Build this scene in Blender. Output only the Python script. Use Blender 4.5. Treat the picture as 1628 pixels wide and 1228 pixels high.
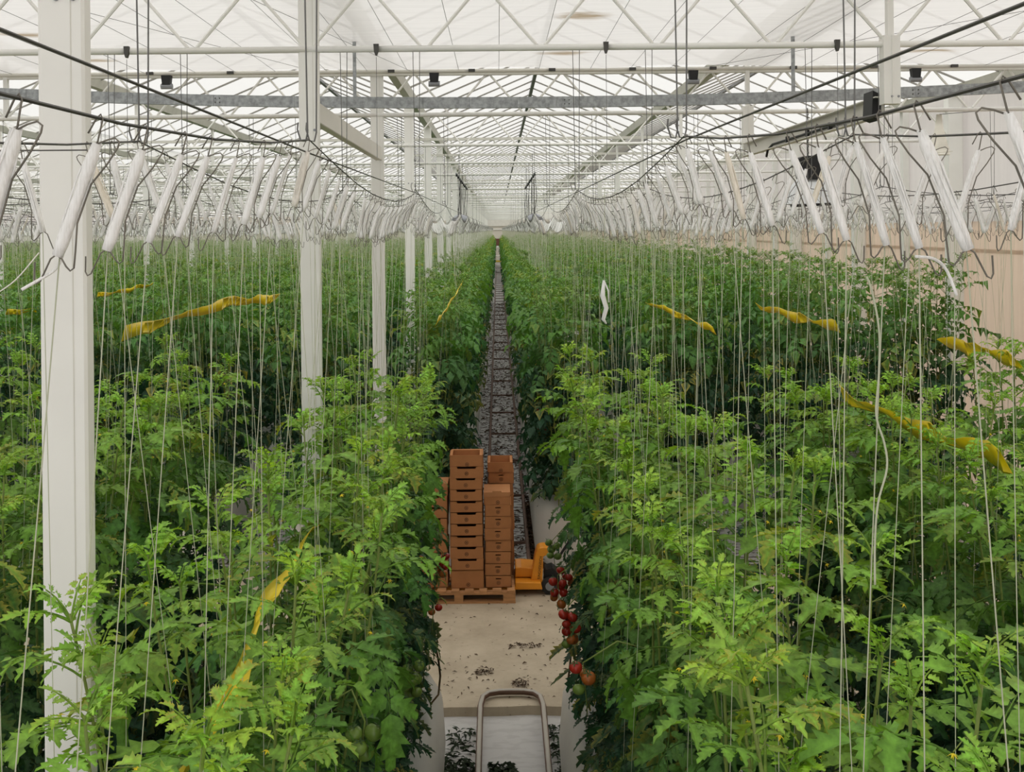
import bpy, math, random
import numpy as np
from mathutils import Vector, Matrix

for o in list(bpy.data.objects):
    bpy.data.objects.remove(o, do_unlink=True)
SC = bpy.context.scene
COL = SC.collection
PI = math.pi
rnd = random.Random(7)

# ------------------------------------------------------------------ camera
EYE = 4.30                      # camera height above the row floor (standing on a lift in the aisle)
FPX = 1626.0                    # focal length in pixels of the 1628 px wide frame
cam = bpy.data.cameras.new('camera')
cam.sensor_width = 36.0
cam.lens = 36.0 * FPX / 1628.0
cam.shift_x = 23.0 / 1628.0
cam.shift_y = -248.0 / 1628.0
cam.clip_start, cam.clip_end = 0.05, 400.0
camo = bpy.data.objects.new('camera', cam)
COL.objects.link(camo)
camo.location = (0, 0, EYE)
camo.rotation_euler = (PI / 2, 0.0095, 0)
SC.camera = camo

# ------------------------------------------------------------------ overcast sky: bright zenith, dimmer horizon
SKY_LOW, SKY_HIGH = 0.80, 2.5
wd = bpy.data.worlds.new('overcast_sky')
SC.world = wd
wd.use_nodes = True
nt = wd.node_tree
nt.nodes.clear()
tc = nt.nodes.new('ShaderNodeTexCoord')
sep = nt.nodes.new('ShaderNodeSeparateXYZ')
ramp = nt.nodes.new('ShaderNodeValToRGB')
bg = nt.nodes.new('ShaderNodeBackground')
wo = nt.nodes.new('ShaderNodeOutputWorld')
nt.links.new(tc.outputs['Generated'], sep.inputs[0])
nt.links.new(sep.outputs['Z'], ramp.inputs[0])
el = ramp.color_ramp.elements
el[0].position, el[0].color = 0.0, (SKY_LOW, SKY_LOW * .99, SKY_LOW * .975, 1)
el[1].position, el[1].color = 1.0, (SKY_HIGH, SKY_HIGH * .99, SKY_HIGH * .975, 1)
e = el.new(0.30)
e.color = (SKY_LOW * 1.25, SKY_LOW * 1.24, SKY_LOW * 1.22, 1)
nt.links.new(ramp.outputs[0], bg.inputs[0])
bg.inputs[1].default_value = 1.0
nt.links.new(bg.outputs[0], wo.inputs[0])

vs = SC.view_settings
vs.view_transform = 'Standard'
vs.look = 'None'
vs.exposure = 0.20
vs.gamma = 1.0
vs.use_curve_mapping = False
SC.cycles.max_bounces = 7
SC.cycles.diffuse_bounces = 3
SC.cycles.glossy_bounces = 2
SC.cycles.transmission_bounces = 4
SC.cycles.transparent_max_bounces = 12
SC.cycles.caustics_reflective = False
SC.cycles.caustics_refractive = False
SC.cycles.use_denoising = True

# ------------------------------------------------------------------ materials
def newmat(name):
    m = bpy.data.materials.new(name)
    m.use_nodes = True
    n = m.node_tree
    n.nodes.clear()
    return m, n

def nd(n, t, **kw):
    x = n.nodes.new(t)
    for k, v in kw.items():
        setattr(x, k, v)
    return x

def plain(name, col, rough=.5, metal=0.0, var=.06, scale=8.0, spec=.4, stretch=(1, 1, 1)):
    m, n = newmat(name)
    b = nd(n, 'ShaderNodeBsdfPrincipled')
    o = nd(n, 'ShaderNodeOutputMaterial')
    t = nd(n, 'ShaderNodeTexCoord')
    mp = nd(n, 'ShaderNodeMapping')
    mp.inputs['Scale'].default_value = stretch
    z = nd(n, 'ShaderNodeTexNoise')
    z.inputs['Scale'].default_value = scale
    z.inputs['Detail'].default_value = 3
    r = nd(n, 'ShaderNodeValToRGB')
    lo = [max(0, c * (1 - var)) for c in col]
    hi = [min(1, c * (1 + var)) for c in col]
    r.color_ramp.elements[0].position = .3
    r.color_ramp.elements[1].position = .7
    r.color_ramp.elements[0].color = (*lo, 1)
    r.color_ramp.elements[1].color = (*hi, 1)
    n.links.new(t.outputs['Object'], mp.inputs[0])
    n.links.new(mp.outputs[0], z.inputs['Vector'])
    n.links.new(z.outputs['Fac'], r.inputs[0])
    n.links.new(r.outputs[0], b.inputs['Base Color'])
    b.inputs['Roughness'].default_value = rough
    b.inputs['Metallic'].default_value = metal
    b.inputs['Specular IOR Level'].default_value = spec
    n.links.new(b.outputs[0], o.inputs[0])
    return m

M = {}
M['white_paint'] = plain('white_paint', (.87, .86, .815), .42, var=.03, scale=3)
M['cream_paint'] = plain('cream_paint', (.72, .70, .635), .45, var=.04, scale=3)
M['galvanised'] = plain('galvanised', (.34, .355, .36), .45, .55, var=.28, scale=28)
M['dark_wire'] = plain('dark_wire', (.075, .072, .066), .5, .4, var=.2)
M['hook_wire'] = plain('hook_wire', (.17, .155, .13), .4, .55, var=.25, scale=30)
M['rod'] = plain('rod', (.16, .16, .155), .45, .5, var=.2)
M['black_plastic'] = plain('black_plastic', (.012, .012, .013), .5)
M['rubber'] = plain('rubber', (.02, .02, .02), .7)
M['jack_orange'] = plain('jack_orange', (.78, .30, .022), .4, var=.05)
M['ink'] = plain('ink', (.05, .02, .010), .7)
M['lettering'] = plain('lettering', (.10, .045, .01), .6)
M['cardboard'] = plain('cardboard', (.40, .175, .070), .75, var=.10, scale=5, spec=.15)
M['cardboard_lid'] = plain('cardboard_lid', (.43, .20, .085), .75, var=.08, scale=5, spec=.15)
M['pallet_wood'] = plain('pallet_wood', (.46, .235, .105), .75, var=.25, scale=6, stretch=(1, 6, 6), spec=.15)
M['yellow'] = plain('yellow_film', (.92, .68, .012), .35, var=.12, scale=14)
M['yellow_frame'] = plain('yellow_paint', (.75, .55, .03), .5)
M['stem'] = plain('stem', (.19, .25, .055), .55, var=.2, scale=12)
M['dry_stem'] = plain('dry_stem', (.13, .085, .035), .8, var=.4, scale=14)
M['petal'] = plain('petal', (.85, .66, .02), .5)
M['fruit_red'] = plain('fruit_red', (.40, .028, .014), .22, var=.25, scale=6)
M['fruit_orange'] = plain('fruit_orange', (.42, .12, .022), .25, var=.25, scale=6)
M['fruit_green'] = plain('fruit_green', (.16, .25, .045), .25, var=.2, scale=6)
M['calyx'] = plain('calyx', (.06, .12, .03), .6)
M['reflector'] = plain('reflector', (.80, .82, .84), .3, .35)
M['white_canvas'] = plain('white_canvas', (.74, .71, .62), .8, var=.08)
M['grey_metal'] = plain('grey_metal', (.30, .31, .33), .45, .4)
M['litter'] = plain('litter', (.026, .042, .018), .85, var=.5, scale=25)
M['dry_litter'] = plain('dry_litter', (.085, .050, .028), .9, var=.5, scale=25)
M['gutter_film'] = plain('gutter_film', (.66, .63, .57), .5, var=.07, scale=2.2)
M['brown_panel'] = plain('brown_panel', (.13, .055, .035), .7)

def m_twine():
    m, n = newmat('twine')
    b = nd(n, 'ShaderNodeBsdfPrincipled')
    o = nd(n, 'ShaderNodeOutputMaterial')
    t = nd(n, 'ShaderNodeTexCoord')
    mp = nd(n, 'ShaderNodeMapping')
    mp.inputs['Scale'].default_value = (420, 420, 7)
    mp.inputs['Rotation'].default_value = (0, -.31, 0)
    z = nd(n, 'ShaderNodeTexNoise')
    z.inputs['Scale'].default_value = 1.0
    z.inputs['Detail'].default_value = 2
    oi = nd(n, 'ShaderNodeObjectInfo')
    r = nd(n, 'ShaderNodeValToRGB')
    r.color_ramp.elements[0].position = .32
    r.color_ramp.elements[1].position = .62
    r.color_ramp.elements[0].color = (.80, .79, .76, 1)
    r.color_ramp.elements[1].color = (.96, .955, .94, 1)
    mx = nd(n, 'ShaderNodeMixRGB')
    mx.blend_type = 'MULTIPLY'
    mx.inputs[0].default_value = 1
    r2 = nd(n, 'ShaderNodeValToRGB')
    r2.color_ramp.elements[0].position = .0
    r2.color_ramp.elements[0].color = (.93, .86, .74, 1)
    r2.color_ramp.elements[1].position = .10
    r2.color_ramp.elements[1].color = (1, 1, 1, 1)
    n.links.new(t.outputs['Object'], mp.inputs[0])
    n.links.new(mp.outputs[0], z.inputs['Vector'])
    n.links.new(z.outputs['Fac'], r.inputs[0])
    n.links.new(oi.outputs['Random'], r2.inputs[0])
    n.links.new(r.outputs[0], mx.inputs[1])
    n.links.new(r2.outputs[0], mx.inputs[2])
    n.links.new(mx.outputs[0], b.inputs['Base Color'])
    b.inputs['Roughness'].default_value = .6
    bu = nd(n, 'ShaderNodeBump')
    bu.inputs['Strength'].default_value = .2
    bu.inputs['Distance'].default_value = .0012
    n.links.new(z.outputs['Fac'], bu.inputs['Height'])
    n.links.new(bu.outputs[0], b.inputs['Normal'])
    n.links.new(b.outputs[0], o.inputs[0])
    return m
M['twine'] = m_twine()
M['string'] = plain('string', (.50, .52, .38), .7, var=.08)

def m_leaf():
    m, n = newmat('tomato_leaf')
    o = nd(n, 'ShaderNodeOutputMaterial')
    at = nd(n, 'ShaderNodeAttribute')
    at.attribute_name = 'Col'
    t = nd(n, 'ShaderNodeTexCoord')
    z = nd(n, 'ShaderNodeTexNoise')
    z.inputs['Scale'].default_value = 42
    z.inputs['Detail'].default_value = 3
    hsv = nd(n, 'ShaderNodeHueSaturation')
    mr = nd(n, 'ShaderNodeMapRange')
    mr.inputs['From Min'].default_value = .25
    mr.inputs['From Max'].default_value = .75
    mr.inputs['To Min'].default_value = .60
    mr.inputs['To Max'].default_value = 1.32
    n.links.new(t.outputs['Object'], z.inputs['Vector'])
    n.links.new(z.outputs['Fac'], mr.inputs[0])
    n.links.new(mr.outputs[0], hsv.inputs['Value'])
    n.links.new(at.outputs['Color'], hsv.inputs['Color'])
    b = nd(n, 'ShaderNodeBsdfPrincipled')
    b.inputs['Roughness'].default_value = .48
    b.inputs['Specular IOR Level'].default_value = .32
    n.links.new(hsv.outputs[0], b.inputs['Base Color'])
    tr = nd(n, 'ShaderNodeBsdfTranslucent')
    hs2 = nd(n, 'ShaderNodeHueSaturation')
    hs2.inputs['Hue'].default_value = .485
    hs2.inputs['Saturation'].default_value = 1.1
    hs2.inputs['Value'].default_value = 1.3
    n.links.new(hsv.outputs[0], hs2.inputs['Color'])
    n.links.new(hs2.outputs[0], tr.inputs[0])
    bu = nd(n, 'ShaderNodeBump')
    bu.inputs['Strength'].default_value = .75
    bu.inputs['Distance'].default_value = .010
    n.links.new(z.outputs['Fac'], bu.inputs['Height'])
    n.links.new(bu.outputs[0], b.inputs['Normal'])
    mx = nd(n, 'ShaderNodeMixShader')
    mx.inputs[0].default_value = .30
    n.links.new(b.outputs[0], mx.inputs[1])
    n.links.new(tr.outputs[0], mx.inputs[2])
    n.links.new(mx.outputs[0], o.inputs[0])
    return m
M['leaf'] = m_leaf()

def m_sheer(name, col, clear, trans_share=.55, weave=0.0, stains=()):
    """Thin sheet that lets part of the daylight straight through (clear) and scatters the rest."""
    m, n = newmat(name)
    o = nd(n, 'ShaderNodeOutputMaterial')
    t = nd(n, 'ShaderNodeTexCoord')
    mp = nd(n, 'ShaderNodeMapping')
    mp.inputs['Scale'].default_value = (.5, 9, 1)
    z = nd(n, 'ShaderNodeTexNoise')
    z.inputs['Scale'].default_value = 1.6
    z.inputs['Detail'].default_value = 5
    n.links.new(t.outputs['Object'], mp.inputs[0])
    n.links.new(mp.outputs[0], z.inputs['Vector'])
    r = nd(n, 'ShaderNodeValToRGB')
    r.color_ramp.elements[0].position = .3
    r.color_ramp.elements[1].position = .7
    r.color_ramp.elements[0].color = (*[c * (1 - weave) for c in col], 1)
    r.color_ramp.elements[1].color = (*col, 1)
    n.links.new(z.outputs['Fac'], r.inputs[0])
    colour = r.outputs[0]
    fac = None
    for (sx, sy, wx, wy) in stains:
        m2 = nd(n, 'ShaderNodeMapping')
        m2.vector_type = 'TEXTURE'
        m2.inputs['Location'].default_value = (sx, sy, 0)
        m2.inputs['Scale'].default_value = (wx, wy, 1000)
        g = nd(n, 'ShaderNodeTexGradient')
        g.gradient_type = 'SPHERICAL'
        z2 = nd(n, 'ShaderNodeTexNoise')
        z2.inputs['Scale'].default_value = 2.5
        z2.inputs['Detail'].default_value = 4
        mm = nd(n, 'ShaderNodeMapping')
        mm.inputs['Scale'].default_value = (1.6, 9, 1)
        mu = nd(n, 'ShaderNodeMath')
        mu.operation = 'MULTIPLY'
        sm = nd(n, 'ShaderNodeMapRange')
        sm.inputs['From Min'].default_value = .18
        sm.inputs['From Max'].default_value = .42
        sm.inputs['To Max'].default_value = .75
        n.links.new(t.outputs['Object'], m2.inputs[0])
        n.links.new(m2.outputs[0], g.inputs[0])
        n.links.new(t.outputs['Object'], mm.inputs[0])
        n.links.new(mm.outputs[0], z2.inputs['Vector'])
        n.links.new(g.outputs['Fac'], mu.inputs[0])
        n.links.new(z2.outputs['Fac'], mu.inputs[1])
        n.links.new(mu.outputs[0], sm.inputs[0])
        mx = nd(n, 'ShaderNodeMixRGB')
        mx.inputs[2].default_value = (.30, .20, .075, 1)
        n.links.new(sm.outputs[0], mx.inputs[0])
        n.links.new(colour, mx.inputs[1])
        colour = mx.outputs[0]
        if fac is None:
            fac = sm.outputs[0]
        else:
            ad = nd(n, 'ShaderNodeMath')
            ad.operation = 'MAXIMUM'
            n.links.new(fac, ad.inputs[0])
            n.links.new(sm.outputs[0], ad.inputs[1])
            fac = ad.outputs[0]
    di = nd(n, 'ShaderNodeBsdfDiffuse')
    tl = nd(n, 'ShaderNodeBsdfTranslucent')
    tp = nd(n, 'ShaderNodeBsdfTransparent')
    tp.inputs[0].default_value = (1, .99, .98, 1)
    n.links.new(colour, di.inputs[0])
    n.links.new(colour, tl.inputs[0])
    a = nd(n, 'ShaderNodeMixShader')
    a.inputs[0].default_value = trans_share
    n.links.new(di.outputs[0], a.inputs[1])
    n.links.new(tl.outputs[0], a.inputs[2])
    c = nd(n, 'ShaderNodeMixShader')
    c.inputs[0].default_value = 1 - clear
    if fac is not None:
        mr = nd(n, 'ShaderNodeMapRange')
        mr.inputs['To Min'].default_value = 1 - clear
        mr.inputs['To Max'].default_value = 1.0
        n.links.new(fac, mr.inputs[0])
        n.links.new(mr.outputs[0], c.inputs[0])
    n.links.new(tp.outputs[0], c.inputs[1])
    n.links.new(a.outputs[0], c.inputs[2])
    n.links.new(c.outputs[0], o.inputs[0])
    return m
M['roof_glass'] = m_sheer('roof_glass', (.78, .775, .75), .52, .5)
M['screen'] = m_sheer('screen_cloth', (.86, .85, .84), .10, .60, weave=.07,
                      stains=((.70, 8.35, .42, .28), (.66, 10.1, .5, .22), (-4.1, 8.9, .5, .25), (-4.05, 10.3, .45, .22), (4.3, 10.2, .6, .2)))
M['side_glass'] = m_sheer('side_sheet', (.84, .81, .785), .12, .5, weave=.05)
M['side_board'] = m_sheer('side_board', (.80, .69, .58), .10, .6, weave=.08)
M['glazing'] = plain('glazing_bar', (.30, .285, .255), .5)
M['gutter_metal'] = plain('gutter_metal', (.58, .56, .50), .5)
M['end_wall'] = plain('end_wall', (.62, .58, .50), .6)

def m_floor():
    m, n = newmat('row_floor')
    o = nd(n, 'ShaderNodeOutputMaterial')
    b = nd(n, 'ShaderNodeBsdfPrincipled')
    t = nd(n, 'ShaderNodeTexCoord')
    def noise(scale, stretch, det=5):
        mp = nd(n, 'ShaderNodeMapping')
        mp.inputs['Scale'].default_value = stretch
        z = nd(n, 'ShaderNodeTexNoise')
        z.inputs['Scale'].default_value = scale
        z.inputs['Detail'].default_value = det
        n.links.new(t.outputs['Object'], mp.inputs[0])
        n.links.new(mp.outputs[0], z.inputs['Vector'])
        return z.outputs['Fac']
    base = nd(n, 'ShaderNodeValToRGB')
    base.color_ramp.elements[0].color = (.40, .385, .37, 1)
    base.color_ramp.elements[1].color = (.60, .585, .56, 1)
    n.links.new(noise(1.4, (1, 1, 1)), base.inputs[0])
    deb = nd(n, 'ShaderNodeValToRGB')
    deb.color_ramp.elements[0].position = .50
    deb.color_ramp.elements[1].position = .58
    n.links.new(noise(4.0, (1.6, 3.4, 1), 9), deb.inputs[0])
    # fallen dry leaves thicken with distance down the far rows
    sp = nd(n, 'ShaderNodeSeparateXYZ')
    n.links.new(t.outputs['Object'], sp.inputs[0])
    mr = nd(n, 'ShaderNodeMapRange')
    mr.inputs['From Min'].default_value = 10
    mr.inputs['From Max'].default_value = 14
    mr.inputs['To Min'].default_value = .12
    mr.inputs['To Max'].default_value = 1.0
    n.links.new(sp.outputs['Y'], mr.inputs[0])
    mu = nd(n, 'ShaderNodeMath')
    mu.operation = 'MULTIPLY'
    n.links.new(deb.outputs[0], mu.inputs[0])
    n.links.new(mr.outputs[0], mu.inputs[1])
    mx = nd(n, 'ShaderNodeMixRGB')
    mx.inputs[2].default_value = (.060, .034, .023, 1)
    n.links.new(mu.outputs[0], mx.inputs[0])
    n.links.new(base.outputs[0], mx.inputs[1])
    n.links.new(mx.outputs[0], b.inputs['Base Color'])
    b.inputs['Roughness'].default_value = .55
    n.links.new(b.outputs[0], o.inputs[0])
    return m
M['floor'] = m_floor()

def m_concrete():
    m, n = newmat('concrete')
    o = nd(n, 'ShaderNodeOutputMaterial')
    b = nd(n, 'ShaderNodeBsdfPrincipled')
    t = nd(n, 'ShaderNodeTexCoord')
    z = nd(n, 'ShaderNodeTexNoise')
    z.inputs['Scale'].default_value = 2.2
    z.inputs['Detail'].default_value = 8
    z.inputs['Roughness'].default_value = .65
    n.links.new(t.outputs['Object'], z.inputs['Vector'])
    r = nd(n, 'ShaderNodeValToRGB')
    r.color_ramp.elements[0].position = .3
    r.color_ramp.elements[1].position = .72
    r.color_ramp.elements[0].color = (.36, .29, .20, 1)
    r.color_ramp.elements[1].color = (.54, .455, .335, 1)
    n.links.new(z.outputs['Fac'], r.inputs[0])
    # fine specks of dirt
    mp = nd(n, 'ShaderNodeMapping')
    mp.inputs['Scale'].default_value = (1, 2.2, 1)
    z2 = nd(n, 'ShaderNodeTexNoise')
    z2.inputs['Scale'].default_value = 16
    z2.inputs['Detail'].default_value = 6
    n.links.new(t.outputs['Object'], mp.inputs[0])
    n.links.new(mp.outputs[0], z2.inputs['Vector'])
    r2 = nd(n, 'ShaderNodeValToRGB')
    r2.color_ramp.elements[0].position = .66
    r2.color_ramp.elements[1].position = .74
    n.links.new(z2.outputs['Fac'], r2.inputs[0])
    mx = nd(n, 'ShaderNodeMixRGB')
    mx.inputs[2].default_value = (.13, .10, .06, 1)
    n.links.new(r2.outputs[0], mx.inputs[0])
    n.links.new(r.outputs[0], mx.inputs[1])
    n.links.new(mx.outputs[0], b.inputs['Base Color'])
    b.inputs['Roughness'].default_value = .7
    n.links.new(b.outputs[0], o.inputs[0])
    return m
M['concrete'] = m_concrete()

def m_pipe():
    """rusty flanks, running surface worn pale by the trolleys' wheels"""
    m, n = newmat('pipe_rail')
    o = nd(n, 'ShaderNodeOutputMaterial')
    b = nd(n, 'ShaderNodeBsdfPrincipled')
    g = nd(n, 'ShaderNodeNewGeometry')
    sp = nd(n, 'ShaderNodeSeparateXYZ')
    t = nd(n, 'ShaderNodeTexCoord')
    z = nd(n, 'ShaderNodeTexNoise')
    z.inputs['Scale'].default_value = 9
    n.links.new(t.outputs['Object'], z.inputs['Vector'])
    n.links.new(g.outputs['Normal'], sp.inputs[0])
    ad = nd(n, 'ShaderNodeMath')
    ad.operation = 'MULTIPLY_ADD'
    ad.inputs[1].default_value = .25
    n.links.new(z.outputs['Fac'], ad.inputs[0])
    n.links.new(sp.outputs['Z'], ad.inputs[2])
    r = nd(n, 'ShaderNodeValToRGB')
    r.color_ramp.elements[0].position = .80
    r.color_ramp.elements[1].position = .92
    r.color_ramp.elements[0].color = (.13, .070, .045, 1)
    r.color_ramp.elements[1].color = (.42, .385, .33, 1)
    n.links.new(ad.outputs[0], r.inputs[0])
    n.links.new(r.outputs[0], b.inputs['Base Color'])
    b.inputs['Roughness'].default_value = .5
    n.links.new(b.outputs[0], o.inputs[0])
    return m
M['pipe'] = m_pipe()
M['pipe_far'] = plain('pipe_rail_rust', (.15, .085, .060), .6, var=.3, scale=6)

# ------------------------------------------------------------------ mesh helpers
class MB:
    def __init__(s):
        s.V, s.F, s.C = [], [], []
    def v(s, p, c=(1, 1, 1)):
        s.V.append((p[0], p[1], p[2]))
        s.C.append(c)
        return len(s.V) - 1
    def box(s, c, d, rot=None, col=(1, 1, 1), taper=None):
        i = len(s.V)
        for sx, sy, sz in ((-1, -1, -1), (1, -1, -1), (1, 1, -1), (-1, 1, -1), (-1, -1, 1), (1, -1, 1), (1, 1, 1), (-1, 1, 1)):
            k = taper if (taper and sz > 0) else 1
            p = Vector((sx * d[0] / 2 * k, sy * d[1] / 2 * k, sz * d[2] / 2))
            if rot is not None:
                p = rot @ p
            s.v((p.x + c[0], p.y + c[1], p.z + c[2]), col)
        for f in ((0, 3, 2, 1), (4, 5, 6, 7), (0, 1, 5, 4), (1, 2, 6, 5), (2, 3, 7, 6), (3, 0, 4, 7)):
            s.F.append(tuple(i + k for k in f))
        return s
    def tube(s, pts, r, n=6, col=(1, 1, 1), caps=True, closed=False):
        pts = [Vector(p) for p in pts]
        m = len(pts)
        rr = r if isinstance(r, (list, tuple)) else [r] * m
        rings = []
        up = None
        for k in range(m):
            if closed:
                t = pts[(k + 1) % m] - pts[k - 1]
            else:
                t = pts[min(k + 1, m - 1)] - pts[max(k - 1, 0)]
            if t.length < 1e-9:
                t = Vector((0, 0, 1))
            t.normalize()
            if up is None:
                up = Vector((0, 0, 1)) if abs(t.z) < .9 else Vector((0, 1, 0))
            a = t.cross(up)
            if a.length < 1e-6:
                a = t.cross(Vector((1, 0, 0)))
            a.normalize()
            b = a.cross(t)
            up = b
            rings.append([s.v(pts[k] + (a * math.cos(q * 2 * PI / n) + b * math.sin(q * 2 * PI / n)) * rr[k], col) for q in range(n)])
        for k in range(m if closed else m - 1):
            A, B = rings[k], rings[(k + 1) % m]
            for q in range(n):
                s.F.append((A[q], B[q], B[(q + 1) % n], A[(q + 1) % n]))
        if caps and not closed:
            s.F.append(tuple(rings[0]))
            s.F.append(tuple(reversed(rings[-1])))
        return s
    def lathe(s, prof, c=(0, 0, 0), n=16, col=(1, 1, 1), axis='z'):
        rings = []
        for r, h in prof:
            ring = []
            for q in range(n):
                a = q * 2 * PI / n
                x, y = r * math.cos(a), r * math.sin(a)
                p = (x, y, h) if axis == 'z' else ((x, h, y) if axis == 'y' else (h, x, y))
                ring.append(s.v((p[0] + c[0], p[1] + c[1], p[2] + c[2]), col))
            rings.append(ring)
        for A, B in zip(rings, rings[1:]):
            for q in range(n):
                s.F.append((A[q], A[(q + 1) % n], B[(q + 1) % n], B[q]))
        s.F.append(tuple(reversed(rings[0])))
        s.F.append(tuple(rings[-1]))
        return s
    def prism(s, poly, y0, y1, col=(1, 1, 1)):
        """polygon in (x, z) pushed from y0 to y1"""
        a = [s.v((x, y0, z), col) for x, z in poly]
        b = [s.v((x, y1, z), col) for x, z in poly]
        n = len(poly)
        s.F.append(tuple(a))
        s.F.append(tuple(reversed(b)))
        for k in range(n):
            s.F.append((a[k], b[k], b[(k + 1) % n], a[(k + 1) % n]))
        return s
    def mesh(s, name, mat, smooth=False, colours=False):
        me = bpy.data.meshes.new(name)
        me.from_pydata(s.V, [], s.F)
        if colours:
            at = me.color_attributes.new('Col', 'FLOAT_COLOR', 'POINT')
            flat = np.ones((len(s.V), 4), dtype=np.float32)
            flat[:, :3] = s.C
            at.data.foreach_set('color', flat.ravel())
        if smooth:
            me.polygons.foreach_set('use_smooth', [True] * len(me.polygons))
        me.materials.append(M[mat] if isinstance(mat, str) else mat)
        me.update()
        return me
    def obj(s, name, mat, parent=None, smooth=False, colours=False, bevel=0):
        o = bpy.data.objects.new(name, s.mesh(name, mat, smooth, colours))
        COL.objects.link(o)
        o.parent = parent
        if bevel:
            b = o.modifiers.new('bevel', 'BEVEL')
            b.width = bevel
            b.segments = 2
            b.limit_method = 'ANGLE'
        return o

def inst(name, me, parent=None, loc=(0, 0, 0), rot=(0, 0, 0)):
    o = bpy.data.objects.new(name, me)
    COL.objects.link(o)
    o.parent = parent
    o.location = loc
    o.rotation_euler = rot
    return o

def tag(o, label=None, cat=None, group=None, kind=None):
    for k, v in (('label', label), ('category', cat), ('group', group), ('kind', kind)):
        if v:
            o[k] = v
    return o

def thing(name, label, cat, loc=(0, 0, 0), rot=(0, 0, 0), group=None, kind=None):
    o = bpy.data.objects.new(name, None)
    o.empty_display_size = .05
    COL.objects.link(o)
    o.location = loc
    o.rotation_euler = rot
    return tag(o, label, cat, group, kind)

ONES = 'zero first second third fourth fifth sixth seventh eighth ninth tenth eleventh twelfth thirteenth fourteenth fifteenth sixteenth seventeenth eighteenth nineteenth'.split()
TENS = {2: ('twentieth', 'twenty'), 3: ('thirtieth', 'thirty'), 4: ('fortieth', 'forty'), 5: ('fiftieth', 'fifty'), 6: ('sixtieth', 'sixty')}
def nth(n):
    if n < 20:
        return ONES[n]
    a, b = divmod(n, 10)
    return TENS[a][0] if b == 0 else TENS[a][1] + '-' + ONES[b]

def Z(h):               # height measured from the eye line -> world height
    return EYE + h

# ------------------------------------------------------------------ the house: spans, truss lines, wires
GUT0 = -1.29            # gutter and column line left of the aisle; spans are 4 m wide, bays 8 m
SPAN = 4.0
TR0, TRP = 3.04, 4.0    # first truss line and truss pitch along the rows
H_BOT, H_TOP, H_GUT, H_RIDGE = 1.255, 1.70, 2.02, 2.86
X_RIGHT = 6.71
X_LEFT = GUT0 - 11 * SPAN
Y_END = 131.0
Y_PATH0, Y_PATH1 = 9.05, 12.75
Z_PATH = .07

# floor, path, walls --------------------------------------------------------
tag(MB().box(((X_LEFT + X_RIGHT) / 2, Y_END / 2 - 4, -.05), (X_RIGHT - X_LEFT + .4, Y_END + 8, .1)).obj('floor', 'floor'), 'white floor film under the crop rows', None, None, 'structure')
pb = MB()
# slab with a slightly broken near edge
xs = np.linspace(X_LEFT + .3, X_RIGHT - .1, 220)
jr = random.Random(3)
edge = [(x, Y_PATH0 + .02 * jr.uniform(-1, 1) + (.03 if abs(x - .1) < .3 else 0)) for x in xs]
a0 = [pb.v((x, y, Z_PATH)) for x, y in edge]
a1 = [pb.v((x, y - .03, -.01)) for x, y in edge]
b0 = [pb.v((x, Y_PATH1, Z_PATH)) for x, y in edge]
b1 = [pb.v((x, Y_PATH1, -.01)) for x, y in edge]
for k in range(len(xs) - 1):
    pb.F += [(a0[k], a0[k + 1], b0[k + 1], b0[k]), (a1[k], a1[k + 1], a0[k + 1], a0[k]), (b0[k], b0[k + 1], b1[k + 1], b1[k])]
tag(pb.obj('floor_path', 'concrete'), 'bare concrete path crossing between the crop rows', None, None, 'structure')

H_EAVE = H_GUT
wb = MB()
wb.box(((X_LEFT + X_RIGHT) / 2, Y_END + .05, (Z(H_EAVE)) / 2), (X_RIGHT - X_LEFT, .1, Z(H_EAVE)))
tag(wb.obj('wall_back', 'end_wall'), 'pale end wall closing the far end of the rows', None, None, 'structure')
wl = MB().box((X_LEFT - .05, Y_END / 2 - 4, Z(H_EAVE) / 2), (.1, Y_END + 8, Z(H_EAVE)))
tag(wl.obj('wall_left', 'side_glass'), 'pale side wall on the far left', None, None, 'structure')
ZB = Z(.06)
wr = MB().box((X_RIGHT + .22, Y_END / 2 - 4, (Z(H_EAVE) + ZB) / 2), (.06, Y_END + 8, Z(H_EAVE) - ZB))
tag(wr.obj('wall_right', 'side_glass'), 'upper white sheeting of the right side wall', None, None, 'structure')
wr = MB().box((X_RIGHT + .22, Y_END / 2 - 4, ZB / 2), (.06, Y_END + 8, ZB))
for k in range(50):
    wp = MB().box((X_RIGHT + .12, 9.13 + 2.0 * k, Z(H_EAVE) / 2), (.10, .12 if k % 2 == 0 else .07, Z(H_EAVE)))
    wo_ = wp.obj('wall_post', 'white_paint')
    tag(wo_, f'slim white wall post at the right side wall, {nth(k + 1)} from the front', 'wall post', 'slim posts of the right side wall', 'thing')
wr.box((X_RIGHT + .185, Y_END / 2 - 4, Z(-.36)), (.02, Y_END + 8, .05))
tag(wr.obj('wall_right', 'side_board'), 'lower beige boarding of the right side wall', None, None, 'structure')
# end wall bands and door panel
tw = MB().box((0, Y_END - .08, Z(.95)), (7.0, .12, .9))
tag(tw.obj('trim_1', 'cream_paint'), 'cream beam band across the end wall', None, None, 'structure')
tw = MB().box((0, Y_END - .06, Z(.1)), (6.0, .08, .12))
tag(tw.obj('trim_2', 'white_paint'), 'white rail across the end wall above the door', None, None, 'structure')
tw = MB().box((-8, Y_END - 1.2, Z(-2.1)), (64, .06, .22))
tag(tw.obj('trim_3', 'white_paint'), 'white pipe rail in front of the end wall', None, None, 'structure')
dw = MB().box((.05, Y_END - .06, 2.68), (1.25, .08, 1.05))
tag(dw.obj('trim_6', 'brown_panel'), 'small brown panel in the end wall at the end of the aisle', None, None, 'structure')

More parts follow.
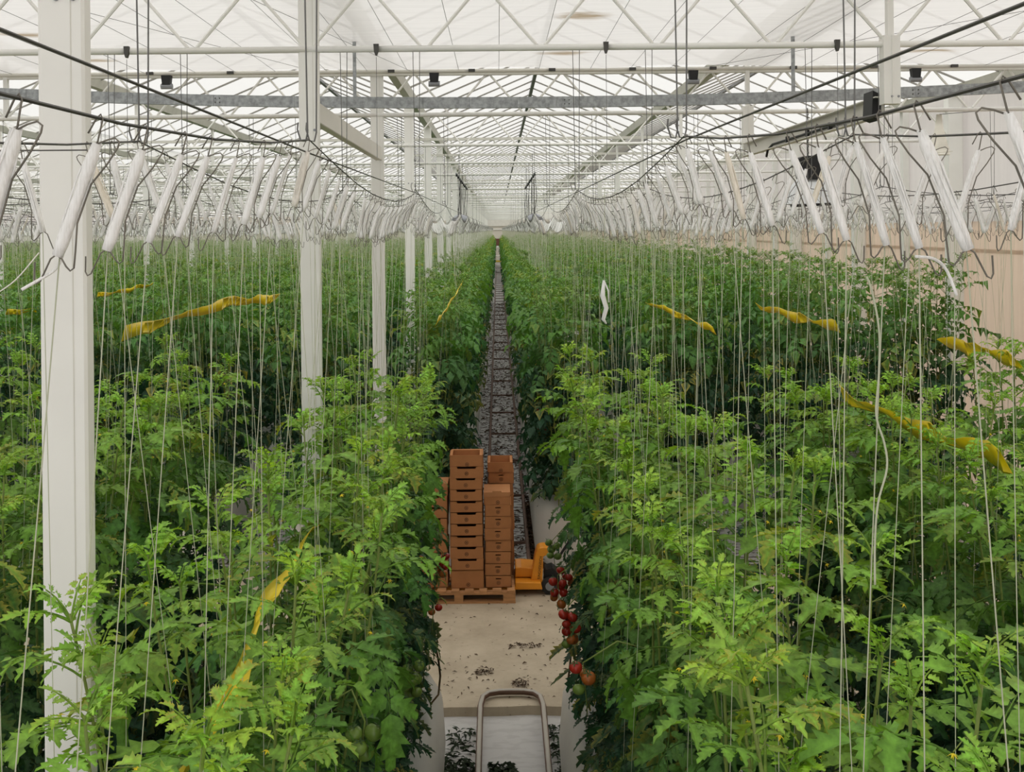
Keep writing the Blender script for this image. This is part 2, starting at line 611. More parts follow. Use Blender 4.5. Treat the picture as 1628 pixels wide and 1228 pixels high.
# roof: glass slopes with glazing bars, gutters and ridges
YR0, YR1 = -6.0, Y_END + .1
def slope(x0, h0, x1, h1, gl):
    b = MB()
    i = [b.v((x0, YR0, Z(h0))), b.v((x1, YR0, Z(h1))), b.v((x1, YR1, Z(h1))), b.v((x0, YR1, Z(h0)))]
    b.F.append(tuple(i))
    o = b.obj('ceiling', 'roof_glass')
    tag(o, gl, None, None, 'structure')
    g = MB()
    y = YR0 + .5
    d = Vector((x1 - x0, 0, h1 - h0))
    rot = Matrix.Rotation(-math.atan2(h1 - h0, x1 - x0), 3, 'Y')
    while y < 90:
        g.box(((x0 + x1) / 2, y, Z((h0 + h1) / 2) - .014), (d.length, .024, .024), rot)
        y += 1.0 if y < 50 else 2.0
    g.obj('glazing_bar', 'glazing', o)
    return o
for k in range(-11, 2):
    x0 = GUT0 + SPAN * k
    where = 'over the rail aisle' if k == 0 else (f'{nth(-k)} span left of the aisle' if k < 0 else 'span beside the right side wall')
    slope(x0, H_GUT, x0 + 2, H_RIDGE, f'left glass slope of the roof, {where}')
    slope(x0 + 4, H_GUT, x0 + 2, H_RIDGE, f'right glass slope of the roof, {where}')
    t = MB().box((x0 + 2, (YR0 + YR1) / 2, Z(H_RIDGE) - .03), (.06, YR1 - YR0, .06))
    tag(t.obj('trim_4', 'rod'), f'roof ridge bar, {where}', None, None, 'structure')
for k in range(-11, 3):
    x0 = GUT0 + SPAN * k
    g = MB()
    g.prism([(x0 + u, Z(H_GUT) + v) for u, v in ((-.08, .02), (-.05, -.10), (.05, -.10), (.08, .02), (.06, .02), (.035, -.07), (-.035, -.07), (-.06, .02))], YR0, YR1)
    where = {0: 'on the columns left of the aisle', 1: 'right of the aisle', 2: 'on the right side wall'}.get(k, f'{nth(max(1, -k))} one left of the column line')
    tag(g.obj('trim_5', 'gutter_metal'), f'roof gutter {where}', None, None, 'structure')

# trusses -------------------------------------------------------------------
def truss_mesh(x0, n=10, p=.8):
    """lattice girder spanning n panels from x0: bottom chord, top chord, zigzag"""
    bot, top, zig, st = MB(), MB(), MB(), MB()
    L = n * p
    bot.tube([(x0, 0, H_BOT), (x0 + L, 0, H_BOT)], .023, 8)
    top.box((x0 + L / 2, 0, H_TOP), (L, .045, .05))
    for i in range(n):
        a, b = x0 + i * p, x0 + (i + 1) * p
        zig.tube([(a + .03, 0, H_BOT + .02), ((a + b) / 2 - .02, 0, H_TOP - .02)], .0125, 6)
        zig.tube([(b - .03, 0, H_BOT + .02), ((a + b) / 2 + .02, 0, H_TOP - .02)], .0125, 6)
    st.box((x0 + 4, 0, (H_BOT + H_GUT) / 2 - .05), (.042, .05, H_GUT - H_BOT - .1))
    return bot, top, zig, st
TM = None
def bays():
    for k in range(0, 32):
        y = TR0 + TRP * k
        if y > Y_END - 1:
            break
        for b in range(-5, 1):
            yield k, y, b
trn = 0
for k, y, b in bays():
    xl = GUT0 + 8 * b
    if k == 0 and b < 0:
        continue
    if xl + 8 < -.53 * y - 1:
        continue
    if b < -2 and k > 14:
        continue
    where = {0: 'spanning the rail aisle', -1: 'left of the column line'}.get(b, f'{nth(-b)} bay left of the columns')
    t = thing('roof_truss', f'white lattice roof truss, {nth(k + 1)} from front, {where}', 'truss', (GUT0 + 8 * b, y, EYE), group='lattice trusses under the glass roof')
    if TM is None:
        parts = truss_mesh(0.0)
        TM = [q.mesh(nm, 'white_paint' if nm != 'top_chord' else 'cream_paint', nm == 'bottom_chord') for q, nm in zip(parts, ('bottom_chord', 'top_chord', 'lattice', 'gutter_post'))]
    for me, nm in zip(TM, ('bottom_chord', 'top_chord', 'lattice', 'gutter_post')):
        inst(nm, me, t)
    trn += 1

# columns -------------------------------------------------------------------
def column_parts(h0, h1, w=.138, d=.06):
    a = MB()
    # rectangular tube with slightly rounded edges and a seam line on its side
    c = .008
    poly = [(-w / 2 + c, -d / 2), (w / 2 - c, -d / 2), (w / 2, -d / 2 + c), (w / 2, d / 2 - c), (w / 2 - c, d / 2), (-w / 2 + c, d / 2), (-w / 2, d / 2 - c), (-w / 2, -d / 2 + c)]
    lo = [a.v((x, y, h0)) for x, y in poly]
    hi = [a.v((x, y, h1)) for x, y in poly]
    n = len(poly)
    for q in range(n):
        a.F.append((lo[q], lo[(q + 1) % n], hi[(q + 1) % n], hi[q]))
    a.F.append(tuple(reversed(lo)))
    a.F.append(tuple(hi))
    f = MB()
    f.box((w * .22, -d / 2 - .0008, (h0 + h1) / 2), (.003, .0016, h1 - h0))
    bo = MB()
    for s in (-.025, .025):
        bo.lathe([(.009, 0), (.009, -.006)], (w * .1 + s, -d / 2, Z(.70)), 8, axis='y')
    pl = MB().box((0, 0, h0 + .006), (w + .08, d + .1, .012))
    return a, f, bo, pl
CM = [q.mesh(n, m) for q, n, m in zip(column_parts(0, Z(H_GUT) - .1), ('shaft', 'seam', 'bolt', 'base_plate'), ('white_paint', 'cream_paint', 'grey_metal', 'white_paint'))]
for b, kmin in ((0, 0), (-1, 3), (-2, 7)):
    for k in range(kmin, 32):
        y = TR0 + TRP * k
        if y > Y_END - 1 or (b < 0 and k > 20):
            break
        zb = Z_PATH if Y_PATH0 < y < Y_PATH1 else 0
        where = 'in the line beside the rail aisle' if b == 0 else f'in the {nth(1 - b)} line left of the aisle'
        c = thing('column', f'white steel column, {nth(k - kmin + 1)} from front, {where}', 'column', (GUT0 + 8 * b, y + .02, zb), group='white columns carrying the roof', kind='thing')
        for me, nm in zip(CM, ('shaft', 'seam', 'bolt', 'base_plate')):
            if nm != 'shaft' and (k > 3 or b < 0):
                continue
            inst(nm, me, c)
WCM = MB().box((0, 0, Z(H_GUT) / 2), (.20, .16, Z(H_GUT))).mesh('shaft', 'white_paint')
for k in range(2, 32):
    y = TR0 + TRP * k
    if y > Y_END - 1:
        break
    c = tag(inst('column', WCM, None, (X_RIGHT, y, 0)), f'cream column against the right side wall, {nth(k - 1)} from the front', 'column', 'cream columns along the right side wall', 'thing')

# hanging gutter posts and the beams that join them, right of the aisle ------
for k in range(1, 9):
    y = TR0 + TRP * k
    t = thing('hanging_post', f'short white post hanging below a truss right of the aisle, {nth(k)} from front', 'post', (GUT0 + SPAN, y, 0), group='short posts under the middle gutter')
    s = MB().box((0, 0, Z(1.075)), (.113, .09, .47))
    s.box((.0, -.049, Z(1.075)), (.004, .008, .47))
    s.obj('shaft', 'white_paint', t)
    bo = MB()
    for q in (-.022, .022):
        bo.lathe([(.008, 0), (.008, -.006)], (.02 + q, -.045, Z(.89)), 8, axis='y')
    bo.obj('bolt', 'grey_metal', t)
def cbeam(x, side, lab):
    t = thing('side_beam', lab, 'beam', (x, 0, 0))
    y0, y1 = TR0 + TRP + .06, TR0 + 2 * TRP - .06
    s = MB()
    w, h0, h1, th = .06, Z(.765), Z(.90), .008
    for c, d in (((side * 0, 0, (h0 + h1) / 2), (th, y1 - y0, h1 - h0)), ((-side * w / 2, 0, h0), (w, y1 - y0, th)), ((-side * w / 2, 0, h1), (w, y1 - y0, th))):
        s.box((c[0], (y0 + y1) / 2, c[2]), d)
    s.obj('channel', 'cream_paint', t)
    return t
lb = cbeam(GUT0 + .05, 1, 'cream channel beam between the second and third columns left of the aisle')
rb = cbeam(GUT0 + SPAN - .02, 1, 'cream channel beam running between hanging posts right of the aisle')
cd = MB().tube([(-.035, TR0 + TRP + .5, Z(.80)), (-.035, TR0 + 2 * TRP - 1.2, Z(.80)), (-.03, TR0 + 2 * TRP - 1.0, Z(.76)), (-.03, TR0 + 2 * TRP - .95, Z(.70))], .012, 8)
for q in (1.1, 1.7, 2.3):
    cd.box((-.035, TR0 + TRP + q, Z(.80)), (.03, .03, .06))
cd.obj('cable', 'black_plastic', rb)
bk = MB().prism([(-.07, Z(.76)), (-.02, Z(.74)), (.0, Z(.92)), (-.06, Z(.95))], TR0 + TRP + .1, TR0 + TRP + .28)
bk.obj('bracket', 'black_plastic', rb)

# galvanised cable tray across the house, a little slack in the middle
gb = thing('galvanised_beam', 'grey galvanised beam crossing the whole house below the screen edge', 'beam', (0, 9.3, 0))
gx = [-8.5, -6.2, -3.3, -1.1, .2, .72, 2.6, 4.4, X_RIGHT - .12]
def gh(x):
    return 1.158 + .0052 * (x - .4) ** 2
for a, b in zip(gx, gx[1:]):
    s = MB()
    n = 3
    P = [(a + (b - a) * q / n) for q in range(n + 1)]
    for p0, p1 in zip(P, P[1:]):
        s.prism([(p0 + .002, Z(gh(p0)) - .05), (p1, Z(gh(p1)) - .05), (p1, Z(gh(p1)) + .05), (p0 + .002, Z(gh(p0)) + .05)], -.02, .02)
    s.obj('beam_length', 'galvanised', gb)
bo = MB()
for bx in (.62, .66, -2.55, -2.51, 3.78, 3.83):
    for dz in (-.018, .018):
        bo.lathe([(.006, 0), (.006, -.006)], (bx, -.02, Z(gh(bx)) + dz), 8, axis='y')
bo.obj('bolt', 'dark_wire', gb)
hg = MB()
for hx in (GUT0, GUT0 + SPAN, GUT0 - SPAN):
    hg.box((hx, .03, Z(gh(hx)) + (H_GUT - .1 - gh(hx)) / 2), (.03, .02, H_GUT - .1 - gh(hx)))
hg.obj('hanger', 'galvanised', gb)

# shade screen above the near part of the house -----------------------------
Y_SCR = TR0 + 2 * TRP - .08
sc = thing('shade_screen', 'white woven shade screen drawn under the roof above the front of the house', 'shade screen', (0, 0, Z(1.72)))
s = MB()
nx, ny = 60, 60
sr = random.Random(11)
X0s, X1s, Y0s = -26.0, X_RIGHT - .1, -6.0
g = {}
for i in range(nx + 1):
    for j in range(ny + 1):
        x = X0s + (X1s - X0s) * i / nx
        y = Y0s + (Y_SCR - Y0s) * j / ny
        z = .012 * math.sin(x * 3.1 + y * .7) * math.sin(y * 1.9) + .010 * sr.uniform(-1, 1)
        g[i, j] = s.v((x, y, z + .02))
for i in range(nx):
    for j in range(ny):
        s.F.append((g[i, j], g[i + 1, j], g[i + 1, j + 1], g[i, j + 1]))
s.obj('cloth', 'screen', sc, smooth=True)
x = -8.0
k = 0
while x < X1s:
    s = MB().tube([(x, .2, 0), (x, Y_SCR, 0)], .0022, 4)
    s.obj('support_wire', 'rod', sc)
    x += .43 + (.12 if k % 3 == 0 else 0)
    k += 1
s = MB().tube([(X0s, Y_SCR, -.01), (X1s, Y_SCR, -.01)], .022, 8)
s.obj('edge_tube', 'cream_paint', sc, smooth=True)
x = -8.0
k = 0
while x < X1s:
    s = MB().box((x, Y_SCR - .02, -.01), (.07, .05, .03))
    s.obj('clip', 'dark_wire', sc)
    x += .86
s = MB()
for (xa, ya, xb, yb) in ((-4.6, 4.2, -1.9, 10.9), (-2.4, 5.0, -.9, 10.9), (2.2, 10.8, 5.4, 6.5), (-3.4, 6.0, -5.6, 10.6)):
    s = MB().tube([(xa, ya, -.02), (xb, yb, -.02)], .002, 4)
    s.obj('pull_cord', 'rod', sc)

# black screen-drive bearings hanging below the screen edge
for i, bx in enumerate((-3.51, -.66, 2.10, 4.47)):
    t = thing('drive_bearing', f'black bearing bracket under the screen edge, {nth(i + 1)} from left to right', 'bracket', (bx, Y_SCR - .06, Z(1.68)))
    MB().box((0, 0, -.05), (.085, .06, .10), taper=1.2).obj('bracket_body', 'black_plastic', t)
    MB().lathe([(.03, -.06), (.03, .06)], (0, 0, -.115), 10, axis='x').obj('bearing_ring', 'grey_metal', t)
# sensor clips on the second truss, thin wire below
for i, bx in enumerate((-2.53, -.82, .755, 2.34)):
    t = thing('wire_clip', f'dark clip with a thin wire on the nearest truss pipe, {nth(i + 1)} from left to right', 'clip', (bx, TR0 + TRP - .03, Z(H_BOT)))
    MB().prism([(-.018, .028), (.018, .028), (.014, -.025), (.006, -.05), (-.006, -.05), (-.014, -.025)], -.014, .014).obj('clip_body', 'dark_wire', t)
    MB().tube([(0, 0, -.06), (0, 0, -.75)], .0018, 5).obj('thin_wire', 'rod', t)

# ------------------------------------------------------------------ crop wires
def hw(y):
    f = ((y - TR0) / TRP) % 1.0
    return .155 + .12 * (2 * f - 1) ** 2
ROWS_L = 26
ROWC = [(.8 + 1.6 * j) for j in range(ROWS_L)]
def row_ok(j, side):
    return side < 0 or j < 4
def rowname(j, side):
    sd = 'left' if side < 0 else 'right'
    return f'{nth(j + 1)} {sd} row'
def wire_mesh(xw, y0, y1, r, fn, n=4, step=.5):
    b = MB()
    ys = np.arange(y0, y1, step)
    b.tube([(xw, y, Z(fn(y))) for y in ys], r, n)
    return b
WX = []
for side in (-1, 1):
    for j in range(ROWS_L):
        if not row_ok(j, side):
            continue
        for q, off in enumerate((-.25, .25)):
            xw = side * (ROWC[j] + off)
            WX.append((side, j, q, xw))
            y0 = max(.5, abs(xw) * 1.9 - 1.5)
            if j > 17:
                continue
            ob = wire_mesh(xw, y0, min(Y_END - 2, 60 if j > 4 else 128), (.0026 if j < 3 else .0036), hw, step=.5 if j < 4 else 1.0).obj('crop_wire', 'dark_wire')
            tag(ob, f'sagging steel crop wire over the {"inner" if q == 0 else "outer"} line of the {rowname(j, side)}', 'wire', 'steel crop wires above the plant rows')
for side in (-1, 1):
    ob = MB().tube([(side * .56, .9, Z(.232)), (side * .56, 3.05, Z(.235 if side < 0 else .262)), (side * .56, 7.0, Z(.26)), (side * .56, 40, Z(.26))], .0025, 6).obj('support_cable', 'dark_wire')
    tag(ob, f'straight taut steel cable beside the hook wire {"left" if side < 0 else "right"} of the aisle', 'cable')
ob = MB().tube([(-4.2, 2.62, Z(.218)), (-1.05, 2.62, Z(.215))], .0018, 5).obj('cross_wire', 'dark_wire')
tag(ob, 'thin cross wire running sideways behind the nearest twine bobbins, past the front column', 'wire')

# suspension rods -----------------------------------------------------------
def rod_mesh(pair, top):
    b = MB()
    for s in ((-.012, .014) if pair else (0,)):
        b.tube([(s * 1.8, 0, top), (s, 0, .02), (s - .006, 0, -.006), (s - .02, 0, -.004), (s - .03, 0, .03), (s - .028, 0, .05)], .0026, 5)
    return b.mesh('suspension_rod', 'rod')
RMP, RMS = rod_mesh(True, H_BOT - .275), rod_mesh(False, H_BOT - .275)
nr = 0
for k in range(0, 12):
    y = TR0 + TRP * k
    cnt = 0
    for side, j, q, xw in WX:
        if abs(xw) > .5 * y + .8 or j > 9:
            continue
        if nr > 230:
            break
        o = inst('suspension_rod', RMP if k < 3 else RMS, None, (xw, y, Z(.275)), (0, 0, 0))
        tag(o, f'thin dark rod from {nth(k + 1)} truss to the {"inner" if q == 0 else "outer"} wire, {rowname(j, side)}', 'rod', 'rods holding up the crop wires')
        nr += 1

# ------------------------------------------------------------------ twine bobbins on hooks
HOOK = [(.017, .024), (.006, .003), (.0, -.003), (-.003, .004), (.003, .034), (.008, .05)]
LOOP = [(.006, .040), (-.010, .033), (-.022, .030), (-.028, .035), (-.026, .043), (-.012, .066), (.010, .095), (.028, .15), (.0295, .190), (.031, .212), (.036, .216), (.042, .210), (.048, .200), (.056, .194), (.064, .200), (.070, .214), (.078, .232), (.083, .235), (.086, .229), (.086, .205)]
def hook_mesh(n=6, r=.00125):
    b = MB()
    b.tube([(u, 0, -v) for u, v in HOOK], r, n)
    b.tube([(u, .002, -v) for u, v in LOOP], r, n)
    return b.mesh('wire_hook', 'hook_wire', True)
def winding_mesh(seed, fat=1.0, n=10):
    q = random.Random(seed)
    b = MB()
    A, B = Vector((.004, 0, -.038)), Vector((.055, 0, -.196))
    N = 9
    pts, rr = [], []
    for i in range(N):
        t = i / (N - 1)
        p = A.lerp(B, t)
        pts.append(p)
        w = .0072 + .003 * abs(t - .45) + .0035 * (t > .9) + .0012 * q.uniform(-1, 1)
        if i == 0 or i == N - 1:
            w *= .62
        rr.append(w * fat)
    b.tube(pts, rr, n)
    # single strands standing off the bundle
    for s in range(5):
        a = q.uniform(0, 2 * PI)
        off = Vector((math.cos(a) * .95, math.sin(a), .3)) * .0085 * fat
        b.tube([A + off * .6, A.lerp(B, .3) + off * (1.0 + .25 * q.random()), A.lerp(B, .7) + off * (1.0 + .2 * q.random()), B + off * .8], .0014, 5)
    return b.mesh('twine_winding', 'twine', True)
def string_mesh(seed, length, n=5, r=.00105):
    q = random.Random(seed)
    b = MB()
    lx, ly = q.uniform(-.02, .12), q.uniform(-.22, .22)
    P = []
    for i in range(7):
        t = i / 6
        P.append((.055 + lx * t, ly * t + .006 * math.sin(3 * t + seed), -.197 - length * t))
    b.tube(P, r, n)
    return b.mesh('hanging_twine', 'string', True)
HM = hook_mesh()
WM = [winding_mesh(i, f) for i, f in enumerate((.88, 1.0, .78, 1.12, .66))]
SM = [string_mesh(i, 2.05) for i in range(7)]

near_l = [z * .894 for z in (1.319, 1.59, 1.792, 2.02, 2.203, 2.433, 2.71, 2.915, 3.067, 3.344)]
near_r = [1.11, 1.34, 1.47, 1.577, 1.757, 1.93, 2.23, 2.46, 2.67, 2.96]
slots = []
for side, j, q, xw in WX:
    if abs(xw) > 6:
        continue
    if j == 0 and q == 0:
        ys = list(near_l if side < 0 else near_r)
    elif j == 0:
        ys = [1.98, 2.26, 2.62] if side < 0 else [2.0, 2.22, 2.45, 2.75]
    else:
        ys = [abs(xw) * 1.95]
    hr = random.Random(int(xw * 100) + 5)
    while ys[-1] < 20:
        ys.append(ys[-1] + hr.uniform(.15, .27))
    for y in ys:
        if not (8.9 < y < 12.7):
            slots.append((y, side, j, q, xw))
slots.sort(key=lambda s: s[0] + .35 * abs(s[4]))
indiv, later = slots[:300], slots[300:]
LAST = {}
cnt = {}
for y, side, j, q, xw in sorted(indiv):
    key = (side, j, q)
    cnt[key] = cnt.get(key, 0) + 1
    LAST[key] = max(LAST.get(key, 0), y)
    hr = random.Random(int(y * 1000) + int(xw * 77))
    toward = side if q == 0 else -side
    rz = (0 if toward > 0 else PI) + hr.gauss(0, .16)
    t = thing('twine_bobbin', f'white twine bobbin, {nth(cnt[key])} from the front, {"inner" if q == 0 else "outer"} wire of {rowname(j, side)}', 'twine bobbin', (xw, y, Z(hw(y)) + .004), (0, hr.gauss(0, .05), rz), group='twine bobbins hooked on the crop wires')
    if y > 7:
        t.scale = (1.05, 1.05, 1.05)
    inst('wire_hook', HM, t)
    inst('twine_winding', WM[hr.randrange(5)], t)
    inst('hanging_twine', SM[hr.randrange(7)], t)

# the many bobbins farther off, as one mass
class Soup:
    """quads gathered from many small prisms"""
    def __init__(s):
        s.v, s.f = [], []
        s.n = 0
    def prism3(s, a, b, r):
        a, b = Vector(a), Vector(b)
        t = (b - a).normalized()
        u = t.cross(Vector((0, 1, 0)))
        if u.length < 1e-4:
            u = t.cross(Vector((1, 0, 0)))
        u.normalize()
        w = u.cross(t)
        c3 = [(math.cos(k * 2 * PI / 3 + .5), math.sin(k * 2 * PI / 3 + .5)) for k in range(3)]
        for p in (a, b):
            for cx, cy in c3:
                s.v.append(p + (u * cx + w * cy) * r)
        for k in range(3):
            s.f.append((s.n + k, s.n + (k + 1) % 3, s.n + 3 + (k + 1) % 3, s.n + 3 + k))
        s.n += 6
    def mesh(s, name, mat):
        me = bpy.data.meshes.new(name)
        me.from_pydata([tuple(p) for p in s.v], [], s.f)
        me.materials.append(M[mat])
        return me
bob, hk, stg = Soup(), Soup(), Soup()
hr = random.Random(99)
for side, j, q, xw in WX:
    y = max(LAST.get((side, j, q), 0) + .2, 1.85 * abs(xw))
    ymax = 125 if j < 3 else (75 if j < 8 else 62)
    while y < ymax:
        if not (8.9 < y < 12.7):
            d = (side if q == 0 else -side)
            x, z = xw, Z(hw(y))
            k = 1 + .006 * y
            rr = hr.uniform(.0075, .0105) * k
            dx = d * (.05 + hr.gauss(0, .012))
            bob.prism3((x, y, z - .035), (x + dx, y + hr.gauss(0, .01), z - .2), rr)
            hk.prism3((x, y, z + .004), (x + d * .003, y, z - .04), .0018 * k)
            hk.prism3((x - d * .028, y, z - .035), (x + d * .028, y, z - .15), .0018 * k)
            hk.prism3((x + d * .03, y, z - .15), (x + d * .034, y, z - .215), .0018 * k)
            hk.prism3((x + d * .06, y, z - .198), (x + d * .083, y, z - .235), .0018 * k)
            stg.prism3((x + dx, y, z - .2), (x + dx + d * hr.uniform(-.02, .1), y + hr.uniform(-.15, .15), z - .95 - (.9 if y < 9 else 0)), .0016 * (1 + .012 * y))
        y += hr.uniform(.16, .26) * (1 if y < 30 else (1.7 if y < 60 else 3.0))
root = inst('twine_bobbins', bob.mesh('twine_bobbins', 'twine'))
tag(root, 'countless distant white twine bobbins hanging over the far rows', 'twine bobbins', None, 'stuff')
inst('wire_hook', hk.mesh('wire_hook', 'hook_wire'), root)
inst('hanging_twine', stg.mesh('hanging_twine', 'string'), root)

# loose ends of twine
def cord(pts, r, name, lab, mat='twine'):
    b = MB()
    P = [Vector(p) for p in pts]
    # Catmull-Rom through the points
    out = []
    for i in range(len(P) - 1):
        p0, p1, p2, p3 = P[max(i - 1, 0)], P[i], P[i + 1], P[min(i + 2, len(P) - 1)]
        for s_ in range(5):
            t = s_ / 5
            out.append(.5 * ((2 * p1) + (p2 - p0) * t + (2 * p0 - 5 * p1 + 4 * p2 - p3) * t * t + (3 * p1 - p0 - 3 * p2 + p3) * t ** 3))
    out.append(P[-1])
    b.tube(out, r, 6)
    return tag(b.obj(name, mat, smooth=True), lab, 'twine')
def at(px, py, y):
    """point at depth y seen at pixel (px, py) of the photograph"""
    k = y / FPX
    a = .0095
    dx, dy = (px - 791) * k, (366 - py) * k
    return (dx * math.cos(a) + dy * math.sin(a), y, EYE + dy * math.cos(a) - dx * math.sin(a))
cord([at(1378, 440, 1.6), at(1388, 470, 1.6), at(1398, 530, 1.6), at(1397, 600, 1.6), at(1393, 660, 1.6), at(1406, 705, 1.6), at(1410, 745, 1.6), at(1396, 800, 1.6), at(1391, 860, 1.6), at(1391, 930, 1.6)], .0017, 'loose_twine', 'loose wavy white twine end dangling below the bobbins right of the aisle', 'string')
cord([at(100, 405, 1.44), at(88, 428, 1.43), at(62, 445, 1.42), at(34, 461, 1.41)], .0022, 'loose_twine', 'short white twine tail sticking out under the second bobbin left of the aisle')
cord([at(1456, 408, 1.36), at(1485, 412, 1.38), at(1505, 430, 1.4), at(1521, 470, 1.4)], .0022, 'loose_twine', 'short curved twine tail between two large bobbins right of the aisle')
cord([at(62, 402, 1.9), at(25, 445, 1.9), at(-10, 470, 1.9)], .0012, 'loose_twine', 'thin slanting twine near the left edge before the dark crop')
t = thing('fallen_bobbin', 'white twine skein caught on a string, hanging low right of the aisle', 'twine', (0, 0, 0))
b = MB().tube([at(960, 446, 5.2), at(958, 470, 5.2), at(964, 490, 5.2), at(959, 508, 5.2), at(964, 515, 5.2)], [.006, .013, .012, .01, .004], 8)
b.obj('skein', 'twine', t, smooth=True)
b = MB().tube([at(960, 446, 5.2), at(967, 462, 5.2), at(968, 481, 5.2)], .004, 6)
b.obj('loose_end', 'twine', t, smooth=True)
MB().tube([at(961, 300, 5.2), at(961, 420, 5.2), at(961, 450, 5.2)], .0016, 5).obj('string', 'string', t)

# ------------------------------------------------------------------ tomato plants
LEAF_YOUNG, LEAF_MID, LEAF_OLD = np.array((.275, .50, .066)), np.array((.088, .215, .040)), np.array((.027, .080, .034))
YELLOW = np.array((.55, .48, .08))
FAR_YOUNG = np.array((.14, .265, .050))  # far leaf tips darkened in colour to offset the stronger light under glass
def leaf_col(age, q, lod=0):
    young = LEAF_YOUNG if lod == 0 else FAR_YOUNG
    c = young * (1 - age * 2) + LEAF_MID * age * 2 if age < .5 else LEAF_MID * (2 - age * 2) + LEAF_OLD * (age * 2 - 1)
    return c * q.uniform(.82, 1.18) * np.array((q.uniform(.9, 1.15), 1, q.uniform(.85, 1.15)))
def leaflet(b, base, d, nrm, L, W, q, col, lod, edge=0.0):
    d = d.normalized()
    side = d.cross(nrm).normalized()
    nrm = side.cross(d)
    curl = q.uniform(.1, .9)
    fold = q.uniform(.1, .75)
    twist = q.uniform(-.25, .25)
    side = (side + nrm * twist).normalized()
    tip = (1 - edge) * np.array(col) + edge * YELLOW
    mid = np.array(col) * 1.34
    if lod == 0:
        N = 9
        wid = (0, .62, .70, .48, 1.0, .50, .74, .30, .30, 0)
        fwd = (0, 0, .08, -.03, .10, -.03, .09, -.02, .04, 0)
        prev = None
        for i in range(N + 1):
            t = i / N
            c = base + d * (L * t * (1 - .25 * curl * t)) - nrm * (curl * L * t * t * .75)
            w = W * wid[i]
            if i == 0 or i == N:
                row = (b.v(c, tip if i else mid),) * 3
            else:
                e = d * (fwd[i] * L) + nrm * (fold * w - .35 * w * w / max(W, 1e-6) * curl + .1 * w * q.uniform(-1, 1))
                row = (b.v(c - side * w + e, tip), b.v(c, mid), b.v(c + side * w + e, tip))
            if prev:
                for a in (0, 1):
                    f = []
                    for z in (prev[a], prev[a + 1], row[a + 1], row[a]):
                        if z not in f:
                            f.append(z)
                    if len(f) > 2:
                        b.F.append(tuple(f))
            prev = row
    elif lod == 1:
        m = base + d * (L * .5) - nrm * (curl * L * .2)
        w = W * 1.0
        e = nrm * (fold * w)
        i0 = b.v(base, mid)
        i1 = b.v(base + d * L * .42 - side * w + e, tip)
        i2 = b.v(m, mid)
        i3 = b.v(base + d * L * .42 + side * w + e, tip)
        i4 = b.v(base + d * L * (1 - .25 * curl) - nrm * (curl * L * .75), tip)
        b.F += [(i0, i1, i2), (i0, i2, i3), (i1, i4, i2), (i2, i4, i3)]
    else:
        i0 = b.v(base, mid)
        i1 = b.v(base + d * L * .45 - side * W + nrm * fold * W, tip)
        i3 = b.v(base + d * L * .45 + side * W + nrm * fold * W, tip)
        i4 = b.v(base + d * L * .9 - nrm * (curl * L * .5), tip)
        b.F += [(i0, i1, i4), (i0, i4, i3)]
def compound_leaf(b, p, az, elev, R, droop, age, q, lod, aisle=False):
    if aisle:               # leaves are trimmed on the side where the trolleys pass
        R *= 1 - (.42 if lod == 0 else .04) * max(0.0, math.cos(az)) ** .8 * min(1, age * 2)
    pts, dirs = [Vector(p)], []
    n = 6
    S = Vector((-math.sin(az), math.cos(az), 0))
    bend = q.uniform(-.25, .25)
    for i in range(n):
        e = elev - droop * ((i + .5) / n) ** 1.2
        a = az + bend * i / n
        d = Vector((math.cos(a) * math.cos(e), math.sin(a) * math.cos(e), math.sin(e)))
        dirs.append(d)
        pts.append(pts[-1] + d * (R / n))
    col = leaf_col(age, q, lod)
    edge = 0.0
    u = q.random()
    if u < .10:
        edge = q.uniform(.35, .9)
    elif u < .3:
        edge = q.uniform(.1, .3)
    if lod == 0:
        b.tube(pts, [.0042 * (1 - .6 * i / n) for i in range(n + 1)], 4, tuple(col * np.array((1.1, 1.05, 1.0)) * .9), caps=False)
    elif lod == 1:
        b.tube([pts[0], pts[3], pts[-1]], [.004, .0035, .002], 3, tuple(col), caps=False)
    spots = ((.36, .62), (.52, .45), (.64, .92), (.80, .5), (.88, .85)) if lod == 0 else (((.4, .7), (.66, .95), (.88, .85)) if lod == 1 else ((.62, 1.15),))
    for t, k in spots:
        x = t * n
        i = min(int(x), n - 1)
        c = pts[i].lerp(pts[i + 1], x - i)
        T = dirs[i]
        Nn = T.cross(S).normalized()
        if Nn.z < 0:
            Nn = -Nn
        for sg in (-1, 1):
            L = R * .40 * k * q.uniform(.8, 1.2)
            d = T * q.uniform(.35, .75) + S * sg + Nn * q.uniform(-.35, .15)
            leaflet(b, c + S * sg * .006, d, (Nn + S * sg * -.15).normalized(), L, L * q.uniform(.24, .36), q, col, lod, edge * q.uniform(.3, 1.2) if edge else 0)
    L = R * .43 * q.uniform(.85, 1.2)
    Nn = dirs[-1].cross(S).normalized()
    if Nn.z < 0:
        Nn = -Nn
    leaflet(b, pts[-1], dirs[-1], Nn, L, L * .33, q, col, lod, edge)

